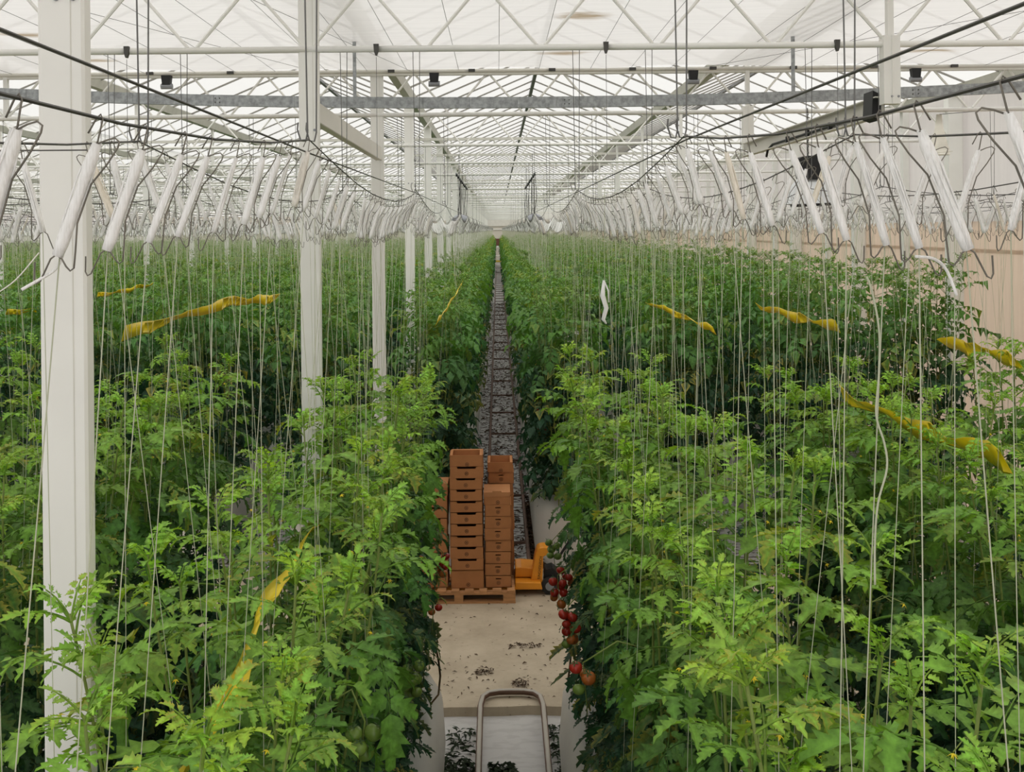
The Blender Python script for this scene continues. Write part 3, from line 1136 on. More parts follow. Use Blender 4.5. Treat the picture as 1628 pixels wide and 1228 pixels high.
def plant_parts(seed, H, zlow, lod, per=.086, spread=1.0, aisle=False):
    """stem, foliage and flowers of one plant; origin at the stem's foot"""
    q = random.Random(seed)
    st, fo, fl = MB(), MB(), []
    N = 14
    w0, w1 = q.uniform(0, 6), q.uniform(0, 6)
    def sp(z):
        return Vector((.025 * math.sin(z * 3.1 + w0), .03 * math.sin(z * 2.6 + w1), z))
    st.tube([sp(H * i / N) for i in range(N + 1)], [.0085 - .0045 * i / N for i in range(N + 1)], 6 if lod == 0 else 4)
    z, az = zlow, q.uniform(0, 6.28)
    while z < H:
        a = (H - z)
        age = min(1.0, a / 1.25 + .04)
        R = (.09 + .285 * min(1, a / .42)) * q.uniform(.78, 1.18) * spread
        if a < .10:
            elev, dr = q.uniform(.9, 1.35), .5
        elif a < .4:
            elev, dr = q.uniform(.45, .95), q.uniform(.5, 1.0)
        else:
            elev, dr = q.uniform(.0, .6), q.uniform(.7, 1.5)
        compound_leaf(fo, sp(z), az, elev, R, dr, age, q, lod, aisle)
        az += 2.4 + q.uniform(-.3, .3)
        z += per * (q.uniform(.8, 1.2)) * (1 if a > .35 else .62) * (1.0 if lod == 0 else (1.1 if lod == 1 else 1.25))
    for i in range(5 if lod < 2 else 3):
        compound_leaf(fo, sp(H - .02), q.uniform(0, 6.28), q.uniform(.7, 1.4), q.uniform(.07, .13), .6, .0, q, lod)
    if lod == 0:
        for zf in (H - .16, H - .34):
            a = q.uniform(0, 6.28)
            c = sp(zf)
            for s in range(2):
                e = c + Vector((math.cos(a + .5 * s), math.sin(a + .5 * s), .10 - .12 * s)) * q.uniform(.08, .13)
                st.tube([c, (c + e) / 2 + Vector((0, 0, .02)), e], .0014, 4, caps=False)
                if s == 0 or zf < H - .2:
                    fl.append(e)
    return st, fo, fl

def flower_mesh():
    b = MB()
    c = [b.v((0, 0, -.002))]
    tips = []
    for k in range(12):
        a = k * PI / 6
        r = .0135 if k % 2 == 0 else .0045
        tips.append(b.v((r * math.cos(a), r * math.sin(a), -.004 - (.006 if k % 2 == 0 else 0))))
    for k in range(12):
        b.F.append((c[0], tips[k], tips[(k + 1) % 12]))
    ap = b.v((0, 0, -.016))
    rg = [b.v((.0032 * math.cos(k * PI / 3), .0032 * math.sin(k * PI / 3), -.005)) for k in range(6)]
    for k in range(6):
        b.F += [(ap, rg[(k + 1) % 6], rg[k]), (c[0], rg[k], rg[(k + 1) % 6])]
    return b.mesh('flower', 'petal')
FLM = flower_mesh()
def plant_set(seed, n, H0, zlow, lod, aisle):
    out = []
    for s in range(n):
        H = H0 + .07 * (s % 3) - .05 * (s % 2)
        st, fo, fl = plant_parts(seed + s, H, zlow, lod, aisle=aisle)
        out.append((st.mesh('stem', 'stem', True), fo.mesh('foliage', 'leaf', True, True), fl))
    return out
NEARP, NEARA = plant_set(100, 7, 2.36, .12, 0, False), plant_set(150, 6, 2.36, .12, 0, True)
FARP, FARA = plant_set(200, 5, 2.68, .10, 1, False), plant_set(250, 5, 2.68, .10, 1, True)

def tomato_parts(r, seed):
    q = random.Random(seed)
    b = MB()
    n, m = 12, 8
    prof = []
    for i in range(m + 1):
        a = -PI / 2 + PI * i / m
        dimple = .12 * r * max(0, math.sin(a)) ** 6
        prof.append((max(.0008, r * math.cos(a)), r * .88 * math.sin(a) - dimple))
    b.lathe(prof, n=n)
    c = MB()
    for k in range(5):
        a = k * 2 * PI / 5 + q.random()
        d = Vector((math.cos(a), math.sin(a), .0))
        t = Vector((-math.sin(a), math.cos(a), 0)) * r * .13
        p0, p1 = Vector((0, 0, r * .80)), d * r * .75 + Vector((0, 0, r * .82))
        i0, i1, i2, i3 = c.v(p0 - t * .6), c.v((p0 + p1) / 2 + t + Vector((0, 0, r * .05))), c.v(p1), c.v((p0 + p1) / 2 - t + Vector((0, 0, r * .05)))
        c.F.append((i0, i1, i2, i3))
    c.tube([(0, 0, r * .8), (r * .1, 0, r * 1.3)], r * .07, 5)
    return b, c
TOM = {}
for cname in ('fruit_red', 'fruit_orange', 'fruit_green'):
    b, c = tomato_parts(.030, 3)
    TOM[cname] = (b.mesh('tomato', cname, True), c.mesh('calyx', 'calyx'))
def tomato_truss(parent, stem_loc, world, reds, n, seed, size=1.0):
    """hangs a truss of tomatoes at world position from its plant"""
    q = random.Random(seed)
    inv = parent.matrix_basis.inverted()
    C = inv @ Vector(world)
    tr = MB()
    S = Vector(stem_loc)
    path = [Vector((S.x * .2, S.y * .2, C.z + .16)), (Vector((0, 0, C.z + .2)) + C + Vector((0, 0, .2))) / 2, C + Vector((0, 0, .10)), C, C - Vector((0, 0, .14))]
    tr.tube(path, [.004, .0038, .0034, .003, .0018], 5)
    t = tr.obj('tomato_truss', 'stem', parent, smooth=True)
    for i in range(n):
        z = .07 - .024 * i + q.uniform(-.012, .012)
        a = i * 2.4 + q.uniform(-.5, .5)
        kind = 'fruit_red' if i < reds else ('fruit_orange' if i < reds + 2 and reds else 'fruit_green')
        s = q.uniform(.85, 1.1) * size
        off = Vector((math.cos(a) * .034, math.sin(a) * .030 - .008, z))
        f = inst('tomato', TOM[kind][0], t, C + off, (q.uniform(-.5, .5), q.uniform(-.5, .5), q.uniform(0, 6)))
        f.scale = (s, s, s)
        if y_of(world) < 9:
            k = inst('calyx', TOM[kind][1], t, C + off, f.rotation_euler)
            k.scale = (s, s, s)
def y_of(p):
    return p[1]

Z_GUT = .80             # top of the growing gutters, where the stems start
near_pl = []
far_pl = []
for side in (-1, 1):
    for j in range(4):
        for q, off in enumerate((-.25, .25)):
            xt = ROWC[j] + off              # top of the string
            pr = random.Random(1000 + side * 10 + j * 3 + q)
            y = max(1.72 + (.18 if q else 0), 2 * xt - 1.2 if j else 0) + pr.uniform(0, .1)
            while y < 8.15:
                near_pl.append((side, j, q, xt, y))
                y += pr.uniform(.25, .33)
        nmax = 30 if j < 2 else 8
        if j < 4:
            for q, off in enumerate((-.25, .25)):
                pr = random.Random(2000 + side * 10 + j * 3 + q)
                y = 12.95 + pr.uniform(0, .1)
                for i in range(nmax if (j == 0 and q == 0) else (14 if j == 0 else 8)):
                    far_pl.append((side, j, q, ROWC[j] + off, y))
                    y += pr.uniform(.34, .46) if i > 3 else .2
far_pl.sort(key=lambda s: s[4] + .2 * s[3])
far_pl = far_pl[:max(0, 300 - len(near_pl))]
FAR_LAST = {}
cnt = {}
PLANTS = []
def add_plant(side, j, q, xt, y, near):
    key = (side, j, q, near)
    cnt[key] = cnt.get(key, 0) + 1
    pr = random.Random(int(y * 997) + j * 31 + q * 7 + side)
    ais = j == 0 and q == 0
    src = pr.choice((NEARA if ais else NEARP) if near else (FARA if ais else FARP))
    H = 2.4 if near else 2.7
    xb = side * (ROWC[j] + (xt - ROWC[j]) * ((.05 if near else .22) if q == 0 and j == 0 else .30))
    xa = side * xt
    lean = math.atan2(xa - xb, H) * .9 + pr.gauss(0, .02)
    line = 'inner' if q == 0 else 'outer'
    zone = 'before' if near else 'beyond'
    t = thing('tomato_plant', f'leafy tomato plant, {nth(cnt[key])} from the front, {line} line, {rowname(j, side)} {zone} path', 'tomato plant',
              (xb, y, Z_GUT), (pr.gauss(0, .03), lean, pr.uniform(0, 6.28) if True else 0), group='tomato plants in the crop rows')
    # lean must act after the spin about the stem, so use a matrix
    R = Matrix.Rotation(lean, 4, 'Y') @ Matrix.Rotation(pr.gauss(0, .03), 4, 'X') @ Matrix.Rotation(((PI if side > 0 else 0) + pr.gauss(0, .25)) if ais else pr.uniform(0, 6.28), 4, 'Z')
    k = pr.uniform(.95, 1.06)
    if j > 1:
        k *= 1.07
    t.rotation_euler = R.to_euler()
    t.scale = (1, 1, k)
    inst('stem', src[0], t)
    inst('foliage', src[1], t)
    for e_ in (src[2][:(2 if y < 5 else 1)] if near else ()):
        inst('flower', FLM, t, e_, (pr.uniform(-.5, .5), pr.uniform(-.5, .5), 0))
    PLANTS.append((t, side, j, q, y))
    return t
for s in near_pl:
    add_plant(*s, True)
for s in far_pl:
    add_plant(*s, False)
    k = (s[0], s[1], s[2])
    FAR_LAST[k] = max(FAR_LAST.get(k, 0), s[4])
bpy.context.view_layer.update()
def nearest_plant(x, y, side):
    return min((p for p in PLANTS if p[1] == side and p[2] == 0), key=lambda p: abs(p[4] - y) + (.2 if p[3] else 0))[0]
for (px, py, y, reds, n, sz) in ((906, 992, 6.0, 6, 9, 1.05), (888, 940, 6.9, 5, 8, 1.0), (900, 925, 7.4, 3, 6, 1.0), (655, 1080, 5.3, 0, 7, 1.15), (468, 1085, 4.0, 0, 5, 1.1),
                                  (940, 850, 8.0, 0, 5, 1.1), (688, 985, 6.3, 1, 2, .9), (863, 690, 14.0, 6, 8, 1.1), (880, 880, 8.0, 0, 5, 1.1), (702, 900, 7.8, 4, 6, 1.1), (1240, 830, 4.6, 0, 4, 1.0),
                                  (575, 1195, 3.4, 0, 4, 1.0), (1062, 930, 4.4, 0, 4, 1.0), (560, 850, 5.0, 0, 4, 1.0), (930, 1090, 4.4, 1, 4, 1.0), (858, 660, 15.2, 5, 7, 1.1)):
    w = at(px, py, y)
    p = nearest_plant(w[0], y, -1 if px < 791 else 1)
    tomato_truss(p, (0, 0, 0), w, reds, n, px, sz)

# the rest of the crop far away, as one mass
def arr(b):
    tri = []
    for f in b.F:
        for k in range(1, len(f) - 1):
            tri.append((f[0], f[k], f[k + 1]))
    return np.array(b.V, dtype=np.float32), np.array(tri, dtype=np.int32), np.array(b.C, dtype=np.float32)
TPL = {1: [], 2: [], 3: [], 4: []}
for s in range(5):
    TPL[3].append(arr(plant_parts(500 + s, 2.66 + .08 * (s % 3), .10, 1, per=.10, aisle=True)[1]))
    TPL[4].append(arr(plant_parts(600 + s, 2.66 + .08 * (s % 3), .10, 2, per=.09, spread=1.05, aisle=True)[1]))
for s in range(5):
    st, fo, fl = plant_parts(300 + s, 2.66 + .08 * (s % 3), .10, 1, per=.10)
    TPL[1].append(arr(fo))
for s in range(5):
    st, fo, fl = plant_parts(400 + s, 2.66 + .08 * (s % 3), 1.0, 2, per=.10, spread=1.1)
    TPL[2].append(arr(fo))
Vs, Fs, Cs, nv = [], [], [], 0
mr = random.Random(55)
for side in (-1, 1):
    for j in range(ROWS_L):
        if not row_ok(j, side):
            continue
        for q, off in enumerate((-.25, .25)):
            xt = ROWC[j] + off
            y = FAR_LAST.get((side, j, q), 12.85) + .38
            y = max(y, 2.0 * xt - 2.5)
            ymax = Y_END - 3 if j < 4 else 100
            while y < ymax:
                lod = 1 if (y < 26 and j < 6) or (j == 0 and y < 40) else 2
                T = TPL[lod][mr.randrange(5)]
                a = mr.uniform(0, 6.28)
                ais = j == 0 and q == 0
                if ais:
                    T = TPL[lod + 2][mr.randrange(5)]
                    a = (PI if side > 0 else 0) + mr.gauss(0, .25)
                ca, sa = math.cos(a), math.sin(a)
                k = mr.uniform(.95, 1.07) * (1.05 if side > 0 and j > 1 else 1)
                w = 1.0 if y < 45 or ais else 1.35
                V = T[0]
                P = np.empty_like(V)
                P[:, 0] = (V[:, 0] * ca - V[:, 1] * sa) * w + side * (ROWC[j] + off * (.22 if ais else .35)) + side * off * (.7 if ais else .65) * V[:, 2] / 2.7
                P[:, 1] = (V[:, 0] * sa + V[:, 1] * ca) * w + y
                P[:, 2] = V[:, 2] * k + Z_GUT
                Vs.append(P)
                Fs.append(T[1] + nv)
                Cs.append(T[2] * mr.uniform(.85, 1.15))
                nv += len(V)
                y += mr.uniform(.34, .46) * (1 if y < 30 else (1.3 if y < 60 else 2.2))
Vs, Fs, Cs = np.concatenate(Vs), np.concatenate(Fs), np.concatenate(Cs)
me = bpy.data.meshes.new('tomato_plants')
me.vertices.add(len(Vs))
me.vertices.foreach_set('co', Vs.ravel())
me.loops.add(len(Fs) * 3)
me.loops.foreach_set('vertex_index', Fs.ravel())
me.polygons.add(len(Fs))
me.polygons.foreach_set('loop_start', np.arange(0, len(Fs) * 3, 3, dtype=np.int32))
me.update()
atc = me.color_attributes.new('Col', 'FLOAT_COLOR', 'POINT')
atc.data.foreach_set('color', np.concatenate([Cs, np.ones((len(Cs), 1), np.float32)], 1).ravel())
me.materials.append(M['leaf'])
me.validate()
o = inst('tomato_plants', me)
tag(o, 'dense distant tomato crop filling the rows to the far end', 'tomato plants', None, 'stuff')
print('far crop tris', len(Fs))

# growing gutters wrapped in white film ------------------------------------
def gutter(xc, y0, y1, round_end, lab):
    t = thing('growing_gutter', lab, 'gutter', (xc, 0, 0), group='film wrapped growing gutters')
    b = MB()
    w, h = .34, Z_GUT
    ys = [y0] + [y for y in np.arange(y0 + .5, y1 - .6, .5)]
    sect = lambda k, dz=0: [(-w * k, .02), (-w * 1.06 * k, h * .45), (-w * 1.0 * k, h * .82), (-w * .75 * k, h), (w * .75 * k, h), (w * 1.0 * k, h * .82), (w * 1.06 * k, h * .45), (w * k, .02)]
    rings = []
    stations = [(y, 1.0, 1.0) for y in ys]
    if round_end > 0:
        stations += [(y1 - .45, 1.0, 1), (y1 - .25, .93, .98), (y1 - .1, .78, .93), (y1 - .02, .5, .85), (y1, .2, .8)]
    else:
        stations = [(y0, .2, .8), (y0 + .02, .5, .85), (y0 + .1, .78, .93), (y0 + .25, .93, .98), (y0 + .45, 1, 1)] + [(y, 1, 1) for y in np.arange(y0 + 1, y1, .7 if y1 < 20 else 3.0)]
    jr = random.Random(int(xc * 100))
    for y, k, hz in stations:
        rings.append([b.v((x + jr.uniform(-.006, .006), y, z * (hz if z > .1 else 1))) for x, z in sect(k)])
    for A, B in zip(rings, rings[1:]):
        for q in range(len(A) - 1):
            b.F.append((A[q], B[q], B[q + 1], A[q + 1]))
    b.F.append(tuple(rings[0]))
    b.F.append(tuple(reversed(rings[-1])))
    b.obj('film_wrap', 'gutter_film', t, smooth=True)
    s = MB()
    for yy in np.arange(y0 + .9, min(y1 - .6, 40), 1.0):
        s.box((0, yy, Z_GUT + .035), (.15, .86, .075))
    s.obj('substrate_slab', 'white_paint', t)
for side in (-1, 1):
    for j in range(4 if side > 0 else 8):
        xc = side * ROWC[j]
        if j < 4:
            gutter(xc, .6 if j == 0 else ROWC[j] * 1.2, 8.35, 1, f'white film wrapped growing gutter of the {rowname(j, side)} before the path')
        gutter(xc, 13.0, 126.0, -1, f'white film wrapped growing gutter of the {rowname(j, side)} beyond the path')

# pipe rails -----------------------------------------------------------------
RX0, RX1 = -.19, .362
t = thing('pipe_rail', 'rusty pipe rail loop ending on the near edge of the concrete path', 'pipe rail', (0, 0, 0))
ze = Z_PATH + .042
pts = [(RX0, .6, .075), (RX0, 7.9, .075), (RX0, 8.7, .10), (RX0, 9.0, ze), (RX0 + .02, 9.17, ze), (RX0 + .07, 9.24, ze), (RX0 + .16, 9.27, ze), ((RX0 + RX1) / 2, 9.275, ze), (RX1 - .16, 9.27, ze), (RX1 - .07, 9.24, ze), (RX1 - .02, 9.17, ze), (RX1, 9.0, ze), (RX1, 8.7, .10), (RX1, 7.9, .075), (RX1, .6, .075)]
MB().tube(pts, .0265, 12).obj('pipe', 'pipe', t, smooth=True)
for y in (6.1, 7.7):
    MB().box(((RX0 + RX1) / 2, y, .012), (RX1 - RX0 + .12, .03, .024)).obj('cross_support', 'pipe_far', t)
t = thing('pipe_rail', 'long rusty pipe rail running down the aisle beyond the pallet', 'pipe rail', (0, 0, 0))
ze = Z_PATH + .03
pts = [(RX0, 126, .075), (RX0, 13.3, .075), (RX0, 12.75, ze), (RX0 + .06, 12.62, ze), (RX0 + .16, 12.58, ze), (RX1 - .16, 12.58, ze), (RX1 - .06, 12.62, ze), (RX1, 12.75, ze), (RX1, 13.3, .075), (RX1, 126, .075)]
MB().tube(pts, .0265, 10).obj('pipe', 'pipe_far', t, smooth=True)
y = 14.0
while y < 120:
    MB().box(((RX0 + RX1) / 2, y, .018), (RX1 - RX0 + .06, .022, .036)).obj('cross_support', 'pipe_far', t)
    y += 2.5

# ------------------------------------------------------------------ pallet, boxes, pallet jack
PX0, PX1, PY0, PY1 = -1.04, .164, 11.58, 12.52
pz = Z_PATH
t = thing('pallet', 'wooden pallet carrying stacks of cardboard boxes on the concrete path', 'pallet', ((PX0 + PX1) / 2, (PY0 + PY1) / 2, pz))
pw, pd = PX1 - PX0, PY1 - PY0
for y in (-pd / 2 + .05, 0, pd / 2 - .05):
    MB().box((0, y, .011), (pw, .10, .022)).obj('bottom_board', 'pallet_wood', t)
    for x, w in ((-pw / 2 + .07, .138), (-.04, .10), (pw / 2 - .07, .138)):
        MB().box((x, y, .061), (w, .10, .078)).obj('block', 'pallet_wood', t)
    MB().box((0, y, .111), (pw, .10, .022)).obj('stringer_board', 'pallet_wood', t)
for k in range(8):
    x = -pw / 2 + .05 + k * (pw - .10) / 7
    MB().box((x, 0, .133), (.10 if k % 2 == 0 else .085, pd, .022)).obj('deck_board', 'pallet_wood', t)
ZP = pz + .144

def ring(b, c, r0, r1, y, n=20):
    i = len(b.V)
    for k in range(n):
        a = k * 2 * PI / n
        for r in (r0, r1):
            b.v((c[0] + r * math.cos(a), y, c[1] + r * math.sin(a)))
    for k in range(n):
        k2 = (k + 1) % n
        b.F.append((i + 2 * k, i + 2 * k + 1, i + 2 * k2 + 1, i + 2 * k2))
    # give the print a hair of thickness
    j = len(b.V)
    for k in range(n):
        a = k * 2 * PI / n
        for r in (r0, r1):
            b.v((c[0] + r * math.cos(a), y + .0012, c[1] + r * math.sin(a)))
    for k in range(n):
        k2 = (k + 1) % n
        b.F.append((i + 2 * k + 1, j + 2 * k + 1, j + 2 * k2 + 1, i + 2 * k2 + 1))
        b.F.append((i + 2 * k2, j + 2 * k2, j + 2 * k, i + 2 * k))
BOXM = {}
def box_meshes(w, d, h, style, lid):
    key = (w, d, h, style, lid)
    if key in BOXM:
        return BOXM[key]
    th = .006
    b = MB()
    b.box((0, d / 2 - th / 2, h / 2), (w, th, h))
    b.box((-w / 2 + th / 2, 0, h / 2), (th, d, h))
    b.box((w / 2 - th / 2, 0, h / 2), (th, d, h))
    b.box((0, 0, th / 2), (w, d, th))
    yf0, yf1 = -d / 2, -d / 2 + th
    W = w / 2 - .0005
    if style == 'notch':            # wide ventilation gap along the top edge
        a, c, g = w * .30, w * .27, .024
        b.prism([(-W, 0), (W, 0), (W, h), (a, h), (c, h - g), (-c, h - g), (-a, h), (-W, h)], yf0, yf1)
    elif style == 'slot':           # hand hole
        a, z0, z1 = .031, h * .70, h * .80
        b.prism([(-W, 0), (W, 0), (W, z0), (-W, z0)], yf0, yf1)
        b.prism([(-W, z0), (-a, z0), (-a, z1), (-W, z1)], yf0, yf1)
        b.prism([(a, z0), (W, z0), (W, z1), (a, z1)], yf0, yf1)
        b.prism([(-W, z1), (W, z1), (W, h), (-W, h)], yf0, yf1)
    else:
        b.prism([(-W, 0), (W, 0), (W, h), (-W, h)], yf0, yf1)
    # narrow stacking flanges along the two side walls
    b.box((-w / 2 + .018, 0, h - th / 2), (.03, d - .02, th))
    b.box((w / 2 - .018, 0, h - th / 2), (.03, d - .02, th))
    body = b.mesh('box_body', 'cardboard')
    e = MB()
    cz = h * (.40 if style != 'plain' else .20)
    cx = 0.0 if style != 'plain' else .01
    ring(e, (cx, cz), .0165, .0215, yf0 - .0012)
    ring(e, (cx, cz), .0035, .0080, yf0 - .0012, 10)
    e.box((cx, yf0 - .0006, cz + .0), (.022, .0012, .003))
    em = e.mesh('printed_emblem', 'ink')
    ldm = None
    if lid:
        l = MB()
        l.box((0, 0, h + .004), (w + .004, d + .004, .008))
        l.box((0, -d / 2 - .003, h - .018), (w + .004, .005, .044))
        l.box((0, -d / 2 - .004, h + .014), (w * .34, .004, .02))
        ldm = l.mesh('lid', 'cardboard_lid')
    BOXM[key] = (body, em, ldm)
    return BOXM[key]
def stack(x, y, w, d, hs, styles, name, grp, toplid=True, z0=None):
    z = ZP if z0 is None else z0
    sr_ = random.Random(int(x * 1000))
    for i, (h, stl) in enumerate(zip(hs, styles)):
        last = i == len(hs) - 1
        pos = 'topmost' if last else ('lowest' if i == 0 else f'{nth(i + 1)} from the bottom')
        t = thing('cardboard_box', f'brown cardboard box, {pos} in {name}', 'box', (x + sr_.uniform(-.006, .006), y + sr_.uniform(-.006, .006), z + .0006), (0, 0, sr_.gauss(0, .012)), group=grp)
        body, em, ld = box_meshes(w, d, h, stl, last and toplid)
        inst('box_body', body, t)
        inst('printed_emblem', em, t)
        if ld:
            inst('lid', ld, t)
        z += h + .001
yF = PY0 + .08
stack(-.385, yF + .155, .375, .30, [.205] + [.1305] * 10, ['plain'] + ['notch'] * 9 + ['plain'], 'the tall front stack', 'boxes in the tall front stack', toplid=False)
stack(-.793, yF + .19, .375, .30, [.1305] * 9, ['notch'] * 9, 'the stack half hidden by leaves', 'boxes in the half hidden stack')
stack(-.030, yF + .215, .30, .38, [.134] * 8, ['slot'] * 7 + ['plain'], 'the lower stack nearest the jack', 'boxes in the lower front stack', toplid=True)
stack(-.385, yF + .50, .375, .30, [.1305] * 11, ['notch'] * 11, 'the stack behind the tall front stack', 'boxes in the stack behind the tall one')
stack(.010, yF + .635, .30, .38, [.134] * 9 + [.12], ['slot'] * 9 + ['plain'], 'the taller stack behind the lower one', 'boxes in the rear stack', toplid=False)

t = thing('pallet_jack', 'orange pallet jack with dark wheels pushed under the pallet', 'pallet jack', (0, 0, 0))
JY = 12.0
b = MB().prism([(.345, .20), (.48, .14), (.495, .50), (.61, .555), (.605, .575), (.55, .605), (.50, .612), (.455, .605), (.425, .585), (.40, .51)], JY - .13, JY + .07)
b.obj('pump_housing', 'jack_orange', t, bevel=.01)
b = MB()
b.prism([(.17, .24), (.17, .35), (.24, .355), (.39, .34), (.40, .24)], JY - .05, JY + .28)
b.prism([(.166, .145), (.166, .23), (.46, .225), (.48, .145)], JY - .20, JY + .30)
b.obj('fork_frame', 'jack_orange', t, bevel=.008)
for yy in (JY - .17, JY + .21):
    MB().box((-.36, yy, .165), (1.06, .09, .03)).obj('fork', 'jack_orange', t)
wh = MB()
wh.lathe([(.07, -.03), (.098, -.022), (.098, .022), (.07, .03)], (.565, JY - .14, .17), 24, axis='y')
wh.obj('wheel', 'rubber', t, smooth=False)
MB().lathe([(.05, -.035), (.055, .035)], (.565, JY - .14, .17), 16, axis='y').obj('wheel_hub', 'grey_metal', t)
MB().lathe([(.07, -.03), (.098, -.022), (.098, .022), (.07, .03)], (.60, JY + .12, .17), 24, axis='y').obj('wheel', 'rubber', t)
b = MB().prism([(.50, .26), (.66, .24), (.68, .30), (.60, .36), (.52, .34)], JY - .10, JY + .1)
b.box((.585, JY, .20), (.05, .26, .05))
b.obj('steer_block', 'black_plastic', t)
MB().tube([(.58, JY, .46), (.70, JY, .48), (.95, JY + .02, .85), (1.05, JY + .02, 1.05)], .016, 8).obj('tow_bar', 'black_plastic', t)
MB().tube([(1.05, JY - .13, 1.05), (1.08, JY - .11, 1.15), (1.08, JY + .15, 1.15), (1.05, JY + .17, 1.05), (1.05, JY - .13, 1.05)], .014, 8).obj('handle', 'black_plastic', t)
cu = bpy.data.curves.new('lettering', 'FONT')
cu.body = 'JUNGHEINRICH'
cu.size = .056
cu.extrude = .0008
cu.align_x = 'CENTER'
cu.align_y = 'CENTER'
cu.materials.append(M['lettering'])
tc_ = bpy.data.objects.new('lettering_outline', cu)
me_ = bpy.data.meshes.new_from_object(tc_)
bpy.data.objects.remove(tc_)
me_.materials.clear()
me_.materials.append(M['lettering'])
tx = inst('lettering', me_, t)
tx.location = (.456, JY - .1315, .375)
tx.rotation_euler = (Matrix.Rotation(-math.radians(84), 4, 'Y') @ Matrix.Rotation(PI / 2, 4, 'X')).to_euler()
tx.scale = (.68, .85, 1)

# ------------------------------------------------------------------ yellow sticky ribbons
def ribbon(P, w, lab, seed=1, tilt=.5, sub=10):
    q = random.Random(seed)
    b = MB()
    prev = None
    P = [Vector(p) for p in P]
    n = (len(P) - 1) * sub
    for i in range(n + 1):
        x = i / sub
        k = min(int(x), len(P) - 2)
        c = P[k].lerp(P[k + 1], x - k)
        c.z += .012 * math.sin(i * .9 + seed) + .006 * q.uniform(-1, 1)
        a = tilt + .35 * math.sin(i * .55 + seed) + q.uniform(-.08, .08)
        sgn = 1 if c.x < 0 else -1
        u = Vector((sgn * math.cos(a), 0, math.sin(a))) * (w / 2 * (1 + .12 * q.uniform(-1, 1)))
        nrm = Vector((-sgn * math.sin(a), 0, math.cos(a))) * .0008
        row = [b.v(c - u + nrm), b.v(c + u + nrm), b.v(c + u - nrm), b.v(c - u - nrm)]
        if prev:
            for z in range(4):
                b.F.append((prev[z], prev[(z + 1) % 4], row[(z + 1) % 4], row[z]))
        else:
            b.F.append(tuple(row))
        prev = row
    b.F.append(tuple(reversed(prev)))
    return tag(b.obj('sticky_ribbon', 'yellow', smooth=True), lab, 'sticky trap ribbon', 'yellow sticky ribbons in the crop')
ribbon([at(196, 532, 7.3), at(362, 481, 10.1), at(441, 474, 12.4)], .11, 'yellow sticky ribbon strung across the second row left of the aisle at the path', 1, 1.0, 14)
ribbon([at(1338, 628, 6.6), at(1480, 690, 5.3), at(1600, 732, 4.6)], .12, 'broad yellow sticky ribbon sagging through the second row right of the aisle', 2, .9, 12)
ribbon([at(1205, 487, 10.3), at(1270, 505, 9.0), at(1332, 522, 8.0)], .10, 'yellow sticky ribbon over the third row on the right at the path', 3, .9)
ribbon([at(1030, 482, 12.9), at(1090, 505, 11.2), at(1136, 526, 10.0)], .09, 'small yellow sticky ribbon in the gap over the path right of the pallet', 4, .9)
ribbon([at(1500, 545, 8.6), at(1560, 556, 8.0), at(1622, 578, 7.4)], .13, 'yellow sticky ribbon near the right side wall under dark plant tips', 5, .9)
ribbon([at(694, 514, 9.1), at(712, 488, 11), at(735, 450, 16), at(748, 425, 22), at(762, 402, 34)], .05, 'long thin yellow ribbon along the first row left of the aisle beyond the path', 6, 1.2, 14)
ribbon([at(10, 497, 13.2), at(60, 493, 14.0)], .08, 'short yellow ribbon far left behind the front column', 7, 1.0)
ribbon([at(155, 470, 12.4), at(205, 461, 13.2), at(243, 452, 13.9)], .06, 'thin yellow ribbon in the dark crop far left beyond the path', 8, 1.0)
ribbon([(-.86, 2.25, Z(-1.36)), (-.80, 2.9, Z(-1.40)), (-.86, 3.7, Z(-1.36)), (-.84, 4.6, Z(-1.33))], .085, 'yellow sticky ribbon buried among leaves in the first row left of the aisle', 9, .7, 12)

# ------------------------------------------------------------------ hanging lamp, bag, hoists
LY = 8.9
t = thing('grow_lamp', 'hanging lamp with black ballast over a silvery reflector, right of the aisle', 'lamp', (0, 0, 0))
c = at(1285, 268, LY)
b = MB().prism([(c[0] - .115, c[2] + .075), (c[0] - .07, c[2] + .10), (c[0] + .06, c[2] + .11), (c[0] + .10, c[2] + .07), (c[0] + .11, c[2] - .10), (c[0] - .075, c[2] - .10)], LY - .1, LY + .1)
b.obj('ballast', 'black_plastic', t, bevel=.008)
r = at(1285, 305, LY)
b = MB()
for k, (hw_, z, yy) in enumerate(((.07, r[2] + .12, .06), (.15, r[2] + .02, .11), (.19, r[2] - .11, .15))):
    for sx, sy in ((-1, -1), (1, -1), (1, 1), (-1, 1)):
        b.v((r[0] + sx * hw_, LY + sy * yy, z))
for k in range(2):
    for q in range(4):
        b.F.append((4 * k + q, 4 * k + (q + 1) % 4, 4 * k + 4 + (q + 1) % 4, 4 * k + 4 + q))
b.F.append((3, 2, 1, 0))
ro = b.obj('reflector', 'reflector', t)
so = ro.modifiers.new('solid', 'SOLIDIFY')
so.thickness = .004
MB().tube([(r[0] - .2, LY - .16, r[2] - .125), (r[0] + .2, LY - .16, r[2] - .11)], .012, 8).obj('rim_tube', 'black_plastic', t)
ch = MB()
for k in range(15):
    ch.tube([(c[0] + .003 * (k % 2), LY, c[2] + .10 + k * .028), (c[0] - .003, LY, c[2] + .135 + k * .028)], .005, 5)
ch.obj('chain', 'dark_wire', t)

